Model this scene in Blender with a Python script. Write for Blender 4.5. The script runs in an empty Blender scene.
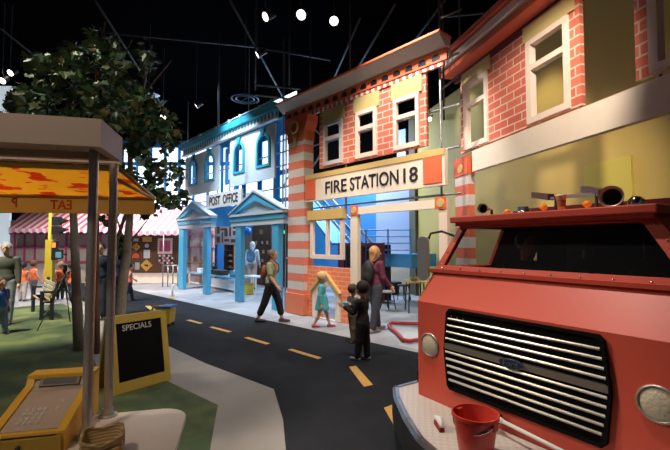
import bpy, math, random
import numpy as np
from mathutils import Matrix, Vector
from mathutils.geometry import tessellate_polygon
random.seed(7)
R = math.radians
S = bpy.context.scene
COL = S.collection
# ---------------------------------------------------------------- camera
TH, PITCH, EYE, FPX = R(42), math.atan(18/400), 1.75, 400.0
fw = Vector((-math.cos(TH), math.sin(TH), 0)); rt = Vector((math.sin(TH), math.cos(TH), 0)); upv = Vector((0, 0, 1))
f3 = fw*math.cos(PITCH) + upv*math.sin(PITCH); u3 = upv*math.cos(PITCH) - fw*math.sin(PITCH)
CAM = Vector((0, 0, EYE))
cd = bpy.data.cameras.new('camera'); cam = bpy.data.objects.new('camera', cd); COL.objects.link(cam)
cd.sensor_width = 36; cd.lens = FPX/670*36; cd.clip_start = .05; cd.clip_end = 200
cam.matrix_world = Matrix.Translation(CAM) @ Matrix((rt, u3, -f3)).transposed().to_4x4()
S.camera = cam
# ---------------------------------------------------------------- world, exposure
w = bpy.data.worlds.new('hall_air'); S.world = w; w.use_nodes = True
w.node_tree.nodes['Background'].inputs[0].default_value = (.75, .85, 1, 1)
w.node_tree.nodes['Background'].inputs[1].default_value = .055
S.view_settings.view_transform = 'Standard'; S.view_settings.look = 'None'
S.view_settings.exposure = -0.2; S.view_settings.gamma = 1; S.view_settings.use_curve_mapping = False
# ---------------------------------------------------------------- lamps of the hall (ceiling spots, daylight at the windows, one added wall fill)
def spot(loc, to, power, ang, col=(1, .86, .7), blend=.6, size=.12):
    l = bpy.data.lights.new('ceiling_spot_light', 'SPOT'); l.energy = power; l.color = col
    l.spot_size = R(ang); l.spot_blend = blend; l.shadow_soft_size = size
    o = bpy.data.objects.new('ceiling_spot_light', l); COL.objects.link(o); o.location = loc
    o.rotation_euler = (Vector(to) - Vector(loc)).to_track_quat('-Z', 'Y').to_euler(); return o
def area(loc, to, power, sx, sy, col):
    l = bpy.data.lights.new('window_and_fill_light', 'AREA'); l.shape = 'RECTANGLE'; l.size = sx; l.size_y = sy; l.energy = power; l.color = col
    o = bpy.data.objects.new('window_and_fill_light', l); COL.objects.link(o); o.location = loc
    o.rotation_euler = (Vector(to) - Vector(loc)).to_track_quat('-Z', 'Y').to_euler(); return o
WARM, COOL, NEUT = (1, .84, .68), (.5, .75, 1), (1, .93, .85)
spot((-2.3, 1.9, 6.8), (-1.9, 3.2, 1.3), 1050, 40, (1, .86, .74))               # truck front and hood
spot((-4.6, 1.6, 5.6), (-5.5, 6.2, 2.7), 420, 46, WARM)               # fire station sign
spot((-3.6, 2.0, 6.4), (-4.9, 6.2, 4.1), 150, 40, WARM)
spot((-6.5, 3.0, 6.4), (-7.6, 6.1, .7), 620, 60, WARM)                 # brick front, ticket window
spot((-1.2, 3.2, 5.6), (-2.7, 6.2, 3.0), 1050, 56, WARM)                 # angled garage front
spot((-3.4, 6.9, 6.4), (-3.1, 8.4, 2.4), 330, 56, (1, .84, .58))                 # yellow wall
spot((-10, 3.0, 6.6), (-11.8, 6.1, 3.6), 480, 60, (.78, .87, 1))         # post office front
spot((-11.5, 4.6, 7.0), (-10.8, 7.0, 0), 1900, 70, (.75, .87, 1))
spot((-8.5, 4.0, 6.6), (-9.0, 5.6, 0), 500, 55, NEUT)
spot((-15, 3.2, 6.6), (-17.5, 4.5, 1.5), 3000, 80, (1, .85, .8))         # storefronts at the far end
spot((-13, -1.5, 6.5), (-15.8, .6, 1.0), 2500, 80, (1, .9, .8))
spot((-12, 0.0, 6.5), (-13.5, 2.2, 0), 1500, 60, (1, .92, .85))
spot((-9.6, -1.8, 6.5), (-10.8, .9, 0), 3800, 44, (1, .95, .7))             # lawn by the bench
spot((-2.2, 3.8, 6.5), (-5.0, 2.0, 0), 500, 50, NEUT)                     # grey path
spot((-1.6, -1.6, 4.8), (-3.0, .35, .7), 260, 50, WARM)                   # market counter
spot((-5.0, -.6, 4.2), (-3.3, 0.4, 2.2), 460, 46, (1, .88, .66))            # awning from outside
spot((-7.6, -1.0, 6.8), (-5.6, .9, 3.6), 600, 50, (1, .92, .7))
spot((-4.6, -.4, 6.4), tuple(CAM + (f3+rt*((50-335)/FPX)+u3*((225-62)/FPX))*5.2), 160, 16, (1, .95, .75))            # tree crown
spot((-2.2, 2.6, 6.8), (-5.0, 1.8, 3.2), 260, 50, NEUT)            # tree crown, this side
spot((-4.2, 4.6, 6.6), (-5.6, 8.0, 0), 1100, 70, NEUT)                       # inside the fire station
spot((-3.8, 2.0, 6.5), (-6.3, 4.8, .5), 600, 55, NEUT)                     # people on the kerb
for x in (-20, -17, -14, -11.2):
    area((x, 11.2, 4.6), (x, 6, 2.2), 200, 2.2, 2.2, COOL)
area((-10.6, 9.6, 5.8), (-10.4, 11.6, 1.6), 420, 3, 1, (.6, .78, 1))  # added fill that brightens the blue wall, no window here
spot((-17.2, 7.8, 5.0), (-18.6, 9.6, 1.7), 420, 80, (1, .92, .85))
spot((-6.0, 8.6, 6.0), (-4.3, 11.5, 3.2), 60, 55, (.8, .88, 1))

# ---------------------------------------------------------------- frames: turning a photo pixel into a point on a real plane
def ray(x, y): return f3 + rt*((x-335)/FPX) + u3*((225-y)/FPX)
def flo(x, y, z=0):
    d = ray(x, y); return CAM + d*((z-EYE)/d.z)
def dep(x, y, z):                       # point at a given depth from the camera
    return CAM + ray(x, y)*z
class Frame:
    def __init__(s, o, ang):
        s.o = Vector((o[0], o[1], 0)); s.a = ang
        s.ex = Vector((math.cos(ang), math.sin(ang), 0)); s.ey = Vector((-math.sin(ang), math.cos(ang), 0))
    def loc(s, p):
        d = Vector(p) - s.o; return Vector((d.dot(s.ex), d.dot(s.ey), d.z))
    def px(s, x, y, yl=0.0):            # local (x, z) where the pixel meets the plane local y = yl
        d = ray(x, y); t = ((s.o + s.ey*yl - CAM).dot(s.ey))/d.dot(s.ey); q = s.loc(CAM + d*t); return q.x, q.z
    def at(s, x, y, z=0): return s.o + s.ex*x + s.ey*y + Vector((0, 0, z))
FA = Frame((0, 6.1), 0)
FT0 = Frame((0, 0), R(-8.5))
FT = Frame(FT0.at(-2.59, 2.6), R(-8.5))
FB = Frame(fw*7.9 + rt*2.47, R(-28.6))
FS = Frame(dep(98, 243, 2.1), R(61.4))
FC = Frame(fw*17.5, R(48))

# ---------------------------------------------------------------- materials
MATS = {}
def mat(name, col, rough=.6, metal=0, emit=0, var=0, vscale=8, trans=0, alpha=1, spec=None, bump=0):
    if name in MATS: return MATS[name]
    m = bpy.data.materials.new(name); m.use_nodes = True; nt = m.node_tree; b = nt.nodes['Principled BSDF']
    b.inputs['Base Color'].default_value = (*col, 1); b.inputs['Roughness'].default_value = rough; b.inputs['Metallic'].default_value = metal
    if spec is not None: b.inputs['Specular IOR Level'].default_value = spec
    if trans: b.inputs['Transmission Weight'].default_value = trans
    if alpha < 1: b.inputs['Alpha'].default_value = alpha
    if emit: b.inputs['Emission Color'].default_value = (*col, 1); b.inputs['Emission Strength'].default_value = emit
    if var or bump:
        tc = nt.nodes.new('ShaderNodeTexCoord'); n = nt.nodes.new('ShaderNodeTexNoise'); n.inputs['Scale'].default_value = vscale; n.inputs['Detail'].default_value = 5
        nt.links.new(tc.outputs['Object'], n.inputs['Vector'])
        if var:
            mx = nt.nodes.new('ShaderNodeMix'); mx.data_type = 'RGBA'
            mx.inputs[6].default_value = (*[max(0, c*(1-var)) for c in col], 1); mx.inputs[7].default_value = (*[min(1, c*(1+var)) for c in col], 1)
            nt.links.new(n.outputs['Fac'], mx.inputs[0]); nt.links.new(mx.outputs[2], b.inputs['Base Color'])
        if bump:
            bp = nt.nodes.new('ShaderNodeBump'); bp.inputs['Strength'].default_value = bump; bp.inputs['Distance'].default_value = .01
            nt.links.new(n.outputs['Fac'], bp.inputs['Height']); nt.links.new(bp.outputs[0], b.inputs['Normal'])
    MATS[name] = m; return m
def ramp(nt, fac, stops, const=True):
    r = nt.nodes.new('ShaderNodeValToRGB'); r.color_ramp.interpolation = 'CONSTANT' if const else 'LINEAR'
    e = r.color_ramp.elements
    while len(e) < len(stops): e.new(.5)
    for el, (p, c) in zip(e, stops): el.position = p; el.color = (*c, 1)
    nt.links.new(fac, r.inputs[0]); return r.outputs[0]
def mat_tex(name, build, rough=.7):
    m = bpy.data.materials.new(name); m.use_nodes = True; nt = m.node_tree; b = nt.nodes['Principled BSDF']; b.inputs['Roughness'].default_value = rough
    tc = nt.nodes.new('ShaderNodeTexCoord'); sp = nt.nodes.new('ShaderNodeSeparateXYZ'); nt.links.new(tc.outputs['Object'], sp.inputs[0])
    nt.links.new(build(nt, tc.outputs['Object'], sp), b.inputs['Base Color']); MATS[name] = m; return m
def math_n(nt, op, a, b=None):
    n = nt.nodes.new('ShaderNodeMath'); n.operation = op
    for i, v in enumerate((a, b)):
        if v is None: continue
        if isinstance(v, (int, float)): n.inputs[i].default_value = v
        else: nt.links.new(v, n.inputs[i])
    return n.outputs[0]
def brick(name, c1, c2, mortar, bw=.34, bh=.13, ms=.012):
    def f(nt, co, sp):
        cb = nt.nodes.new('ShaderNodeCombineXYZ'); nt.links.new(sp.outputs[0], cb.inputs[0]); nt.links.new(sp.outputs[2], cb.inputs[1])
        t = nt.nodes.new('ShaderNodeTexBrick'); nt.links.new(cb.outputs[0], t.inputs[0])
        t.inputs['Color1'].default_value = (*c1, 1); t.inputs['Color2'].default_value = (*c2, 1); t.inputs['Mortar'].default_value = (*mortar, 1)
        t.inputs['Scale'].default_value = 1; t.inputs['Mortar Size'].default_value = ms; t.inputs['Brick Width'].default_value = bw; t.inputs['Row Height'].default_value = bh
        return t.outputs[0]
    return mat_tex(name, f)
def stripes(name, c1, c2, period, axis=0, off=0.0):
    def f(nt, co, sp):
        v = math_n(nt, 'FRACT', math_n(nt, 'ADD', math_n(nt, 'DIVIDE', sp.outputs[axis], period), off))
        return ramp(nt, v, [(0, c1), (.5, c2)])
    return mat_tex(name, f)
BRICK = brick('red_brick_print', (.66, .17, .105), (.56, .13, .08), (.74, .52, .42))
BRICKO = brick('orange_brick_print', (.80, .24, .12), (.76, .21, .1), (.85, .38, .24), .26, .1)
CREAM = mat('cream_board', (.80, .70, .58), .6, var=.04)
WHITE = mat('white_paint', (.8, .8, .8), .5)
PINKW = mat('pale_pink_board', (.82, .66, .56), .6)
GOLD = mat('mustard_board', (.62, .42, .15), .6)
GOLDP = mat('pale_mustard_board', (.62, .48, .2), .6)
REDP = mat('red_orange_board', (.72, .14, .06), .6)
REDD = mat('dark_red_paint', (.13, .012, .02), .5)
TRUCK = mat('truck_red', (.68, .095, .06), .45, var=.04, vscale=3)
GREYB = mat('pale_grey_board', (.50, .48, .47), .6)
PIPE = mat('galvanised_pipe', (.30, .31, .34), .4, .6)
PIPED = mat('dark_pipe', (.05, .055, .06), .5, .3)
STEEL = mat('brushed_steel', (.48, .45, .43), .38, .65, var=.15, vscale=30)
CHROME = mat('chrome', (.75, .74, .72), .15, 1)
BLACK = mat('black', (.012, .012, .014), .5)
BLACKM = mat('matt_black', (.006, .006, .007), .9, spec=.1)
LBLUE = mat('sky_blue_paint', (.08, .42, .68), .5)
TEAL = mat('teal_paint', (.02, .27, .38), .5)
POW = mat('pale_blue_board', (.52, .60, .66), .6)
BLUE = mat('blue_paint', (.015, .16, .42), .6)
GLOW = mat('daylight_pane', (.75, .9, 1), .5, emit=2.2)
DARKG = mat('dark_letter', (.02, .02, .03), .5)
YEL = mat('yellow_paint', (.62, .42, .03), .5, var=.1)
SKIN = mat('skin', (.62, .34, .24), .55)
BRASS = mat('brass', (.62, .52, .42), .35, .45)

# ---------------------------------------------------------------- mesh helpers
INV = {}
def tag(o, label=None, cat=None, group=None, kind=None):
    if label: o['label'] = label
    if cat: o['category'] = cat
    if group: o['group'] = group
    if kind: o['kind'] = kind
    return o
def thing(name, label, cat, loc, rot=0, group=None):
    o = bpy.data.objects.new(name, None); COL.objects.link(o); o.empty_display_size = .2
    o.location = loc; o.rotation_euler = (0, 0, rot)
    INV[o.name] = (Matrix.Translation(Vector(loc)) @ Matrix.Rotation(rot, 4, 'Z')).inverted()
    return tag(o, label, cat, group)
def fthing(name, label, cat, fr, x=0, y=0, z=0, group=None): return thing(name, label, cat, fr.at(x, y, z), fr.a, group)
class MB:
    def __init__(s): s.v = []; s.f = []; s.m = []; s.k = 0
    def add(s, vs, fs):
        b = len(s.v); s.v += [tuple(v) for v in vs]; s.f += [tuple(b+i for i in f) for f in fs]; s.m += [s.k]*len(fs); return s
    def box(s, x0, x1, y0, y1, z0, z1):
        v = [(x, y, z) for z in (z0, z1) for y in (y0, y1) for x in (x0, x1)]
        return s.add(v, [(0, 2, 3, 1), (4, 5, 7, 6), (0, 1, 5, 4), (2, 6, 7, 3), (0, 4, 6, 2), (1, 3, 7, 5)])
    def prism(s, loops, o, ex, ez, ey, d):      # 2D loops (outer, holes...) in plane (ex, ez), extruded d along ey
        o, ex, ez, ey = map(Vector, (o, ex, ez, ey)); flat = [p for l in loops for p in l]
        n = len(flat); A = [o + ex*p[0] + ez*p[1] for p in flat]; B = [a + ey*d for a in A]
        tri = tessellate_polygon([[Vector((p[0], p[1], 0)) for p in l] for l in loops])
        fs = [tuple(t) for t in tri] + [tuple(n+i for i in reversed(t)) for t in tri]; k = 0
        for l in loops:
            m = len(l)
            for i in range(m): a, b = k+i, k+(i+1) % m; fs.append((a, a+n, b+n, b))
            k += m
        return s.add(A+B, fs)
    def plate(s, loops, y0, y1):                # loops in (x, z), thickness y0..y1
        return s.prism(loops, (0, y0, 0), (1, 0, 0), (0, 0, 1), (0, 1, 0), y1-y0)
    def slab(s, loop, z0, z1): return s.prism([loop], (0, 0, z0), (1, 0, 0), (0, 1, 0), (0, 0, 1), z1-z0)
    def tube(s, pts, r, seg=10, r2=None, cap=True):
        pts = [Vector(p) for p in pts]; n = len(pts); rs = [r + ((r2 if r2 is not None else r)-r)*i/(n-1) for i in range(n)] if not isinstance(r, (list, tuple)) else r
        vs = []; prev = None
        for i, p in enumerate(pts):
            t = (pts[min(i+1, n-1)] - pts[max(i-1, 0)]).normalized()
            a = prev if prev is not None else (Vector((0, 0, 1)) if abs(t.z) < .9 else Vector((1, 0, 0)))
            a = (a - t*a.dot(t)).normalized(); b = t.cross(a); prev = a
            vs += [p + (a*math.cos(2*math.pi*j/seg) + b*math.sin(2*math.pi*j/seg))*rs[i] for j in range(seg)]
        fs = [(i*seg+j, i*seg+(j+1) % seg, (i+1)*seg+(j+1) % seg, (i+1)*seg+j) for i in range(n-1) for j in range(seg)]
        if cap: fs += [tuple(reversed(range(seg))), tuple(range((n-1)*seg, n*seg))]
        return s.add(vs, fs)
    def bar(s, a, b, w, h):                    # rectangular bar between two points
        a, b = Vector(a), Vector(b); t = (b-a).normalized(); u = Vector((0, 0, 1)) if abs(t.z) < .95 else Vector((0, 1, 0))
        sd = t.cross(u).normalized(); u = sd.cross(t)
        vs = [p + sd*i*w/2 + u*j*h/2 for p in (a, b) for i, j in ((-1, -1), (1, -1), (1, 1), (-1, 1))]
        return s.add(vs, [(0, 1, 2, 3), (7, 6, 5, 4), (0, 4, 5, 1), (1, 5, 6, 2), (2, 6, 7, 3), (3, 7, 4, 0)])
    def lathe(s, prof, c=(0, 0, 0), axis=(0, 0, 1), seg=24, sy=1.0):
        ax = Vector(axis).normalized(); a = (Vector((1, 0, 0)) if abs(ax.x) < .9 else Vector((0, 1, 0))); a = (a-ax*a.dot(ax)).normalized(); b = ax.cross(a); c = Vector(c)
        vs = [c + ax*h + (a*math.cos(2*math.pi*j/seg) + b*sy*math.sin(2*math.pi*j/seg))*r for r, h in prof for j in range(seg)]
        return s.add(vs, [(i*seg+j, i*seg+(j+1) % seg, (i+1)*seg+(j+1) % seg, (i+1)*seg+j) for i in range(len(prof)-1) for j in range(seg)])
    def ball(s, c, r, seg=14, sc=(1, 1, 1)):
        vs = []; c = Vector(c); n = seg//2
        for i in range(n+1):
            for j in range(seg):
                t = math.pi*i/n; p = 2*math.pi*j/seg
                vs.append(c + Vector((r*sc[0]*math.sin(t)*math.cos(p), r*sc[1]*math.sin(t)*math.sin(p), r*sc[2]*math.cos(t))))
        return s.add(vs, [(i*seg+j, (i+1)*seg+j, (i+1)*seg+(j+1) % seg, i*seg+(j+1) % seg) for i in range(n) for j in range(seg)])
    def build(s, name, mats, parent=None, world=False, smooth=False, bevel=0):
        vs = s.v
        if parent is not None and world: M = INV[parent.name]; vs = [M @ Vector(v) for v in vs]
        me = bpy.data.meshes.new(name); me.from_pydata([tuple(v) for v in vs], [], s.f)
        for m in (mats if isinstance(mats, (list, tuple)) else [mats]): me.materials.append(m)
        me.polygons.foreach_set('material_index', s.m); me.validate(); me.update()
        import bmesh
        bm = bmesh.new(); bm.from_mesh(me); bmesh.ops.recalc_face_normals(bm, faces=bm.faces); bm.to_mesh(me); bm.free()
        if smooth:
            me.polygons.foreach_set('use_smooth', [True]*len(me.polygons))
        o = bpy.data.objects.new(name, me); COL.objects.link(o)
        if parent is not None: o.parent = parent
        if smooth == 'auto':
            md = o.modifiers.new('edge', 'EDGE_SPLIT'); md.split_angle = R(38)
        if bevel:
            b = o.modifiers.new('bevel', 'BEVEL'); b.width = bevel; b.segments = 2; b.limit_method = 'ANGLE'
        if parent is not None and parent.name in INV: INV[o.name] = INV[parent.name]
        return o
def rect(x0, x1, z0, z1): return [(x0, z0), (x1, z0), (x1, z1), (x0, z1)]
def rrect(x0, x1, z0, z1, r, n=5):
    out = []
    for cx, cz, a0 in ((x1-r, z1-r, 0), (x0+r, z1-r, 90), (x0+r, z0+r, 180), (x1-r, z0+r, 270)):
        out += [(cx+r*math.cos(R(a0+90*i/n)), cz+r*math.sin(R(a0+90*i/n))) for i in range(n+1)]
    return out
def circ(cx, cz, r, n=24, rz=None): return [(cx+r*math.cos(2*math.pi*i/n), cz+(rz or r)*math.sin(2*math.pi*i/n)) for i in range(n)]
def arch(x0, x1, z0, z1, n=10):                # round-topped opening
    r = (x1-x0)/2; c = z1-r; return [(x0, z0), (x1, z0)] + [((x0+x1)/2+r*math.cos(math.pi*i/n), c+r*math.sin(math.pi*i/n)) for i in range(n+1)]
def lettering(name, s, parent, x0, x1, z0, z1, y, m, depth=.006, mirror=False, bold=.012, matx=None):
    cu = bpy.data.curves.new('t', 'FONT'); cu.body = s; cu.offset = bold; cu.extrude = .02
    t = bpy.data.objects.new('t', cu); COL.objects.link(t); bpy.context.view_layer.update()
    me = bpy.data.meshes.new_from_object(t.evaluated_get(bpy.context.evaluated_depsgraph_get())); COL.objects.unlink(t); bpy.data.objects.remove(t)
    co = np.array([v.co[:] for v in me.vertices]); mn, mx = co.min(0), co.max(0)
    for v in me.vertices:
        a = (v.co.x-mn[0])/(mx[0]-mn[0]); b = (v.co.y-mn[1])/(mx[1]-mn[1]); c = 1 if v.co.z > 0 else 0
        if mirror: a = 1-a
        p = Vector((x0+(x1-x0)*a, y-depth*c, z0+(z1-z0)*b))
        v.co = matx @ p if matx else p
    me.materials.clear(); me.materials.append(m); me.name = name
    for p in me.polygons: p.material_index = 0
    o = bpy.data.objects.new(name, me); COL.objects.link(o); o.parent = parent; return o
def struct(name, mb, m, **k): return tag(mb.build(name, m, **k), kind='structure')
def copy_tree(o, parent=None):
    c = o.copy(); COL.objects.link(c); c.parent = parent
    for ch in list(KIDS.get(o.name, o.children)): copy_tree(ch, c)
    return c
KIDS = {}

# ================================================================ THE SETTING
def fp(l): return [tuple(flo(*p)[:2]) for p in l]
def floor_mat():
    def f(nt, co, sp):
        t = nt.nodes.new('ShaderNodeTexBrick'); nt.links.new(co, t.inputs[0]); t.offset = 0
        t.inputs['Color1'].default_value = (.30, .31, .34, 1); t.inputs['Color2'].default_value = (.42, .43, .46, 1); t.inputs['Mortar'].default_value = (.33, .34, .37, 1)
        t.inputs['Scale'].default_value = 1; t.inputs['Brick Width'].default_value = .5; t.inputs['Row Height'].default_value = .5; t.inputs['Mortar Size'].default_value = .004
        return t.outputs[0]
    return mat_tex('carpet_tile', f, .9)
struct('floor', MB().box(-32, 8, -10, 24, -.2, -.012), floor_mat())
ROAD = mat('asphalt_carpet', (.022, .024, .030), .95, var=.35, vscale=3, spec=.1)
road = struct('floor_road', MB().slab([(-24, 2.55), (-15, 2.5), (-7.12, 2.50), (-5.67, 2.55), (-4.12, 2.72), (-3.36, 2.33), (-2.87, 2.02), (-1.2, 1.05), (1.5, -.6), (5, -.6), (5, 6.0), (-1.5, 6.2), (-3.98, 5.32), (-6.71, 5.1), (-8, 4.98), (-11, 4.78), (-14.8, 4.5), (-24, 4.2)], -.02, 0), ROAD)
GRASS = mat_tex('green_carpet', lambda nt, co, sp: ramp(nt, (lambda n: (n.inputs.__getitem__('Scale').__setattr__('default_value', 1.6), n.inputs.__getitem__('Detail').__setattr__('default_value', 10), nt.links.new(co, n.inputs['Vector']), n.outputs['Fac'])[3])(nt.nodes.new('ShaderNodeTexNoise')), [(.0, (.035, .05, .03)), (.45, (.055, .085, .04)), (.62, (.13, .15, .05))], False), .95)
gl = fp([(165, 380), (218, 405), (210, 450)])
struct('floor_lawn', MB().slab([(-14, 1.95), (-11.5, 2.05), (-9, 1.6), (-6.6, 1.35), *gl, (gl[2][0]+1.6, gl[2][1]-1.1), (2, -3), (-3, -6), (-14, -5)], -.016, .002), GRASS)
PATH = mat('grey_path_carpet', (.30, .28, .27), .9, var=.12, vscale=2)
struct('floor_path', MB().slab([(-14, 1.95), (-14, 2.55), (-7.12, 2.50), (-5.67, 2.55), (-4.12, 2.72), (-3.36, 2.33), (-2.87, 2.02), (-1.2, 1.05), (1.5, -.6), (2, -3), (gl[2][0]+1.6, gl[2][1]-1.1), gl[2], gl[1], gl[0], (-6.6, 1.35), (-9, 1.6), (-11.5, 2.05)], -.014, .001), PATH)
dm = MB()
for a, b in (((188, 320), (201, 323.5)), ((211, 327), (230, 332)), ((246, 337.5), (268, 344)), ((290, 349.5), (320, 358.5))):
    A, B = flo(*a), flo(*b); t = (B-A).normalized(); n = Vector((-t.y, t.x, 0))*.045
    dm.slab([tuple((p)[:2]) for p in (A-n, B-n, B+n, A+n)], 0, .004)
for l in ([(349, 367), (356, 366), (373, 385), (364, 387)], [(384, 408), (392, 405), (399, 422), (393, 424)], [(145, 306), (150, 306), (156, 310), (150, 310)]):
    dm.slab(fp(l), 0, .004)
dm.build('lane_dash', mat('worn_orange_line', (.62, .36, .10), .8, var=.2), road)
CEIL = mat('ceiling_black', (.002, .002, .0025), .95, spec=0)
struct('ceiling', MB().box(-32, 8, -10, 24, 9.0, 9.2), CEIL)
# far walls
struct('wall_back', MB().box(-30, 8, 15.5, 15.7, 0, 9), BLACKM)
struct('wall_end', MB().box(-30.2, -30, -10, 15.7, 0, 9), BLACKM)
struct('wall_blue', MB().box(-13.5, -8.0, 11.6, 11.75, 0, 4.9), mat('blue_wall', (.06, .26, .58), .7))
struct('wall_lavender', MB().box(-10.4, -8.2, 11.5, 11.59, 1.35, 4.9).box(-9.35, -8.95, 11.5, 11.59, 4.9, 5.9), mat('lavender_wall', (.42, .48, .68), .7))
struct('wall_cream', MB().box(-10.6, -8.2, 11.3, 11.5, 0, 1.3), mat('cream_wall', (.72, .6, .46), .7))
yw = Frame(FB.at(0, 1.6), FB.a)
x0, _ = yw.px(418, 200)
YW = mat('yellow_green_wall', (.64, .47, .13), .7, var=.04, vscale=.6)
m_ = MB(); m_.box(x0, 12, 0, .15, 0, 6.0)
o = struct('wall_yellow', m_, YW); o.location = yw.o; o.rotation_euler.z = yw.a
a, b = yw.px(585, 150), yw.px(632, 130)
o = struct('trim_1', MB().box(a[0], b[0], -.04, 0, a[1]-1.35, b[1]-.4), mat('yellow_panel', (.66, .55, .10), .7)); o.location = yw.o; o.rotation_euler.z = yw.a
x1, _ = yw.px(413, 200)
o = struct('trim_2', MB().box(x0-.5, x0-.02, -.1, .15, 0, 6.2), mat('brown_column', (.12, .10, .06), .7)); o.location = yw.o; o.rotation_euler.z = yw.a

# post office back wall with tall glowing windows
ROWS = ((3.05, 3.85), (4.05, 5.25), (5.5, 7.3)); pw = MB(); holes = []; gx = []
for i in range(4):
    a = -22.4+i*1.75; gx.append(a)
    holes += [rect(a, a+1.3, q0, q1) for q0, q1 in ROWS]
pw.plate([rect(-23, -15.6, 0, 8.2)] + holes, 11.6, 11.75)
struct('wall_post_office', pw, mat('bright_blue_wall', (.03, .28, .62), .6))
struct('wall_post_office_inner', MB().box(-15.6, -13.5, 11.6, 11.75, 0, 4.0), MATS['bright_blue_wall'])
n = 1
for a in gx:
    for z0, z1 in ROWS:
        g = MB().box(a, a+1.3, 11.66, 11.68, z0, z1)
        struct('window_%d' % n, g, GLOW); n += 1
# far left: a white wall piece made to glow, and a glazed light above
for l in ([(-2, 213), (8, 213), (8, 262), (-2, 262)], [(-4, 86), (10, 86), (10, 113), (-4, 113)]):
    a, b = FC.px(*l[0]), FC.px(*l[2])
    o = struct('window_%d' % n, MB().box(a[0], b[0], 0, .1, b[1], a[1]), mat('pale_glow_panel', (.7, .8, .88), .5, emit=.7)); n += 1
    o.location = FC.o; o.rotation_euler.z = FC.a
for i in range(8):
    for y0, y1 in ((146, 160), (164, 205)):
        a, b = FC.px(120+i*14.5, y0), FC.px(130.5+i*14.5, y1)
        o = struct('window_%d' % n, MB().box(a[0], b[0], .36, .4, b[1], a[1]), GLOW); n += 1
        o.location = FC.o; o.rotation_euler.z = FC.a
a, b = FC.px(100, 138), FC.px(236, 226)
o = struct('wall_left', MB().box(a[0], b[0], .42, .5, b[1], a[1]), mat('blue_end_wall', (.03, .22, .5), .6)); o.location = FC.o; o.rotation_euler.z = FC.a

# ================================================================ FIRE STATION FRONT (plane Y = 6.1)
def A(x, y, yl=0.0): return FA.px(x, y, yl)
Y0 = 6.1
def rp(name, x0, x1, z0, z1, y0, y1, m, parent, **k): return MB().box(x0, x1, y0, y1, z0, z1).build(name, m, parent, world=True, **k)
fs = thing('fire_station_facade', 'red brick fire station front with striped pillar and long white name sign', 'building front', (-6, Y0, 0))
L, Rr = -8.75, -3.78
# cornice
cb = MB(); cb.prism([[(0, 5.0), (0, 5.19), (-.12, 5.19), (-.30, 5.36), (.05, 5.36), (.05, 5.0)]], (L, Y0, 0), (0, 1, 0), (0, 0, 1), (1, 0, 0), Rr-L)
cb.build('cornice', GREYB, fs, world=True)
rp('cornice_cap', L-.02, Rr+.02, 5.36, 5.40, Y0-.33, Y0+.06, REDP, fs)
sc = MB(); holes = []
x = L+.15
while x < Rr-.2:
    holes.append([(x, 5.02), (x+.17, 5.02), (x+.17, 5.07), (x+.13, 5.13), (x+.04, 5.13), (x, 5.07)]); x += .3
sc.prism([rect(L+.02, Rr-.02, 4.98, 5.19)], (0, Y0-.05, 0), (1, 0, 0), (0, 0, 1), (0, 1, 0), .05); sc.build('frieze', REDP, fs, world=True)
for h in holes: MB().prism([h], (0, Y0-.056, 0), (1, 0, 0), (0, 0, 1), (0, 1, 0), .007).build('frieze_notch', BLACK, fs, world=True)
rp('dentil_strip', L+.05, Rr-.1, 4.90, 4.98, Y0-.03, Y0+.03, stripes('dentil_stripe', (.66, .12, .06), (.75, .72, .7), .16), fs)
# brick panel with three windows
WX = [(A(a, 130)[0], A(b, 130)[0]) for a, b in ((324.5, 343), (356.5, 377.3), (394.5, 420.2))]
zt, zb = A(366, 110)[1], A(367, 157)[1]
pl, pr = A(319.5, 140)[0], A(426.5, 120)[0]
p = MB(); p.prism([rect(pl, pr, 3.53, 4.90)] + [rect(a+.05, b-.05, zb+.05, zt-.05) for a, b in WX], (0, Y0, 0), (1, 0, 0), (0, 0, 1), (0, 1, 0), .06)
p.build('brick_panel', BRICK, fs, world=True)
for i, (a, b) in enumerate(WX):
    zm = zb+(zt-zb)*.62
    f = MB(); f.prism([rect(a, b, zb, zt), rect(a+.08, b-.08, zb+.09, zm-.04), rect(a+.08, b-.08, zm+.04, zt-.08)], (0, Y0-.05, 0), (1, 0, 0), (0, 0, 1), (0, 1, 0), .07)
    f.build('window_frame', PINKW if i else GREYB, fs, world=True)
    rp('window_lintel', a-.06, b+.06, zt, 4.89, Y0-.03, Y0+.02, GOLDP, fs)
# name sign
sz0, sz1 = 2.75, 3.39
rp('sign_board', -7.73, -3.82, sz0, sz1, Y0-.12, Y0-.02, CREAM, fs)
rp('sign_top_band', -7.73, -3.82, sz1-.11, sz1+.005, Y0-.135, Y0-.12, GOLD, fs)
rp('sign_red_square', -7.71, A(319.5, 190)[0], sz0+.05, sz1-.12, Y0-.135, Y0-.12, REDP, fs)
rp('sign_red_square', A(427.5, 175)[0], -3.87, sz0+.05, sz1-.12, Y0-.135, Y0-.12, REDP, fs)
zl0, zl1 = sz0+.13, sz1-.235
IM = INV[fs.name]
for st, a, b in (('FIRE', 325.5, 346.5), ('STATION', 350, 398.5), ('18', 403.5, 417.8)):
    lettering('sign_lettering', st, fs, A(a, 185, -.13)[0], A(b, 180, -.13)[0], zl0, zl1, Y0-.125, DARKG, .012, matx=IM, bold=.008)
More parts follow.
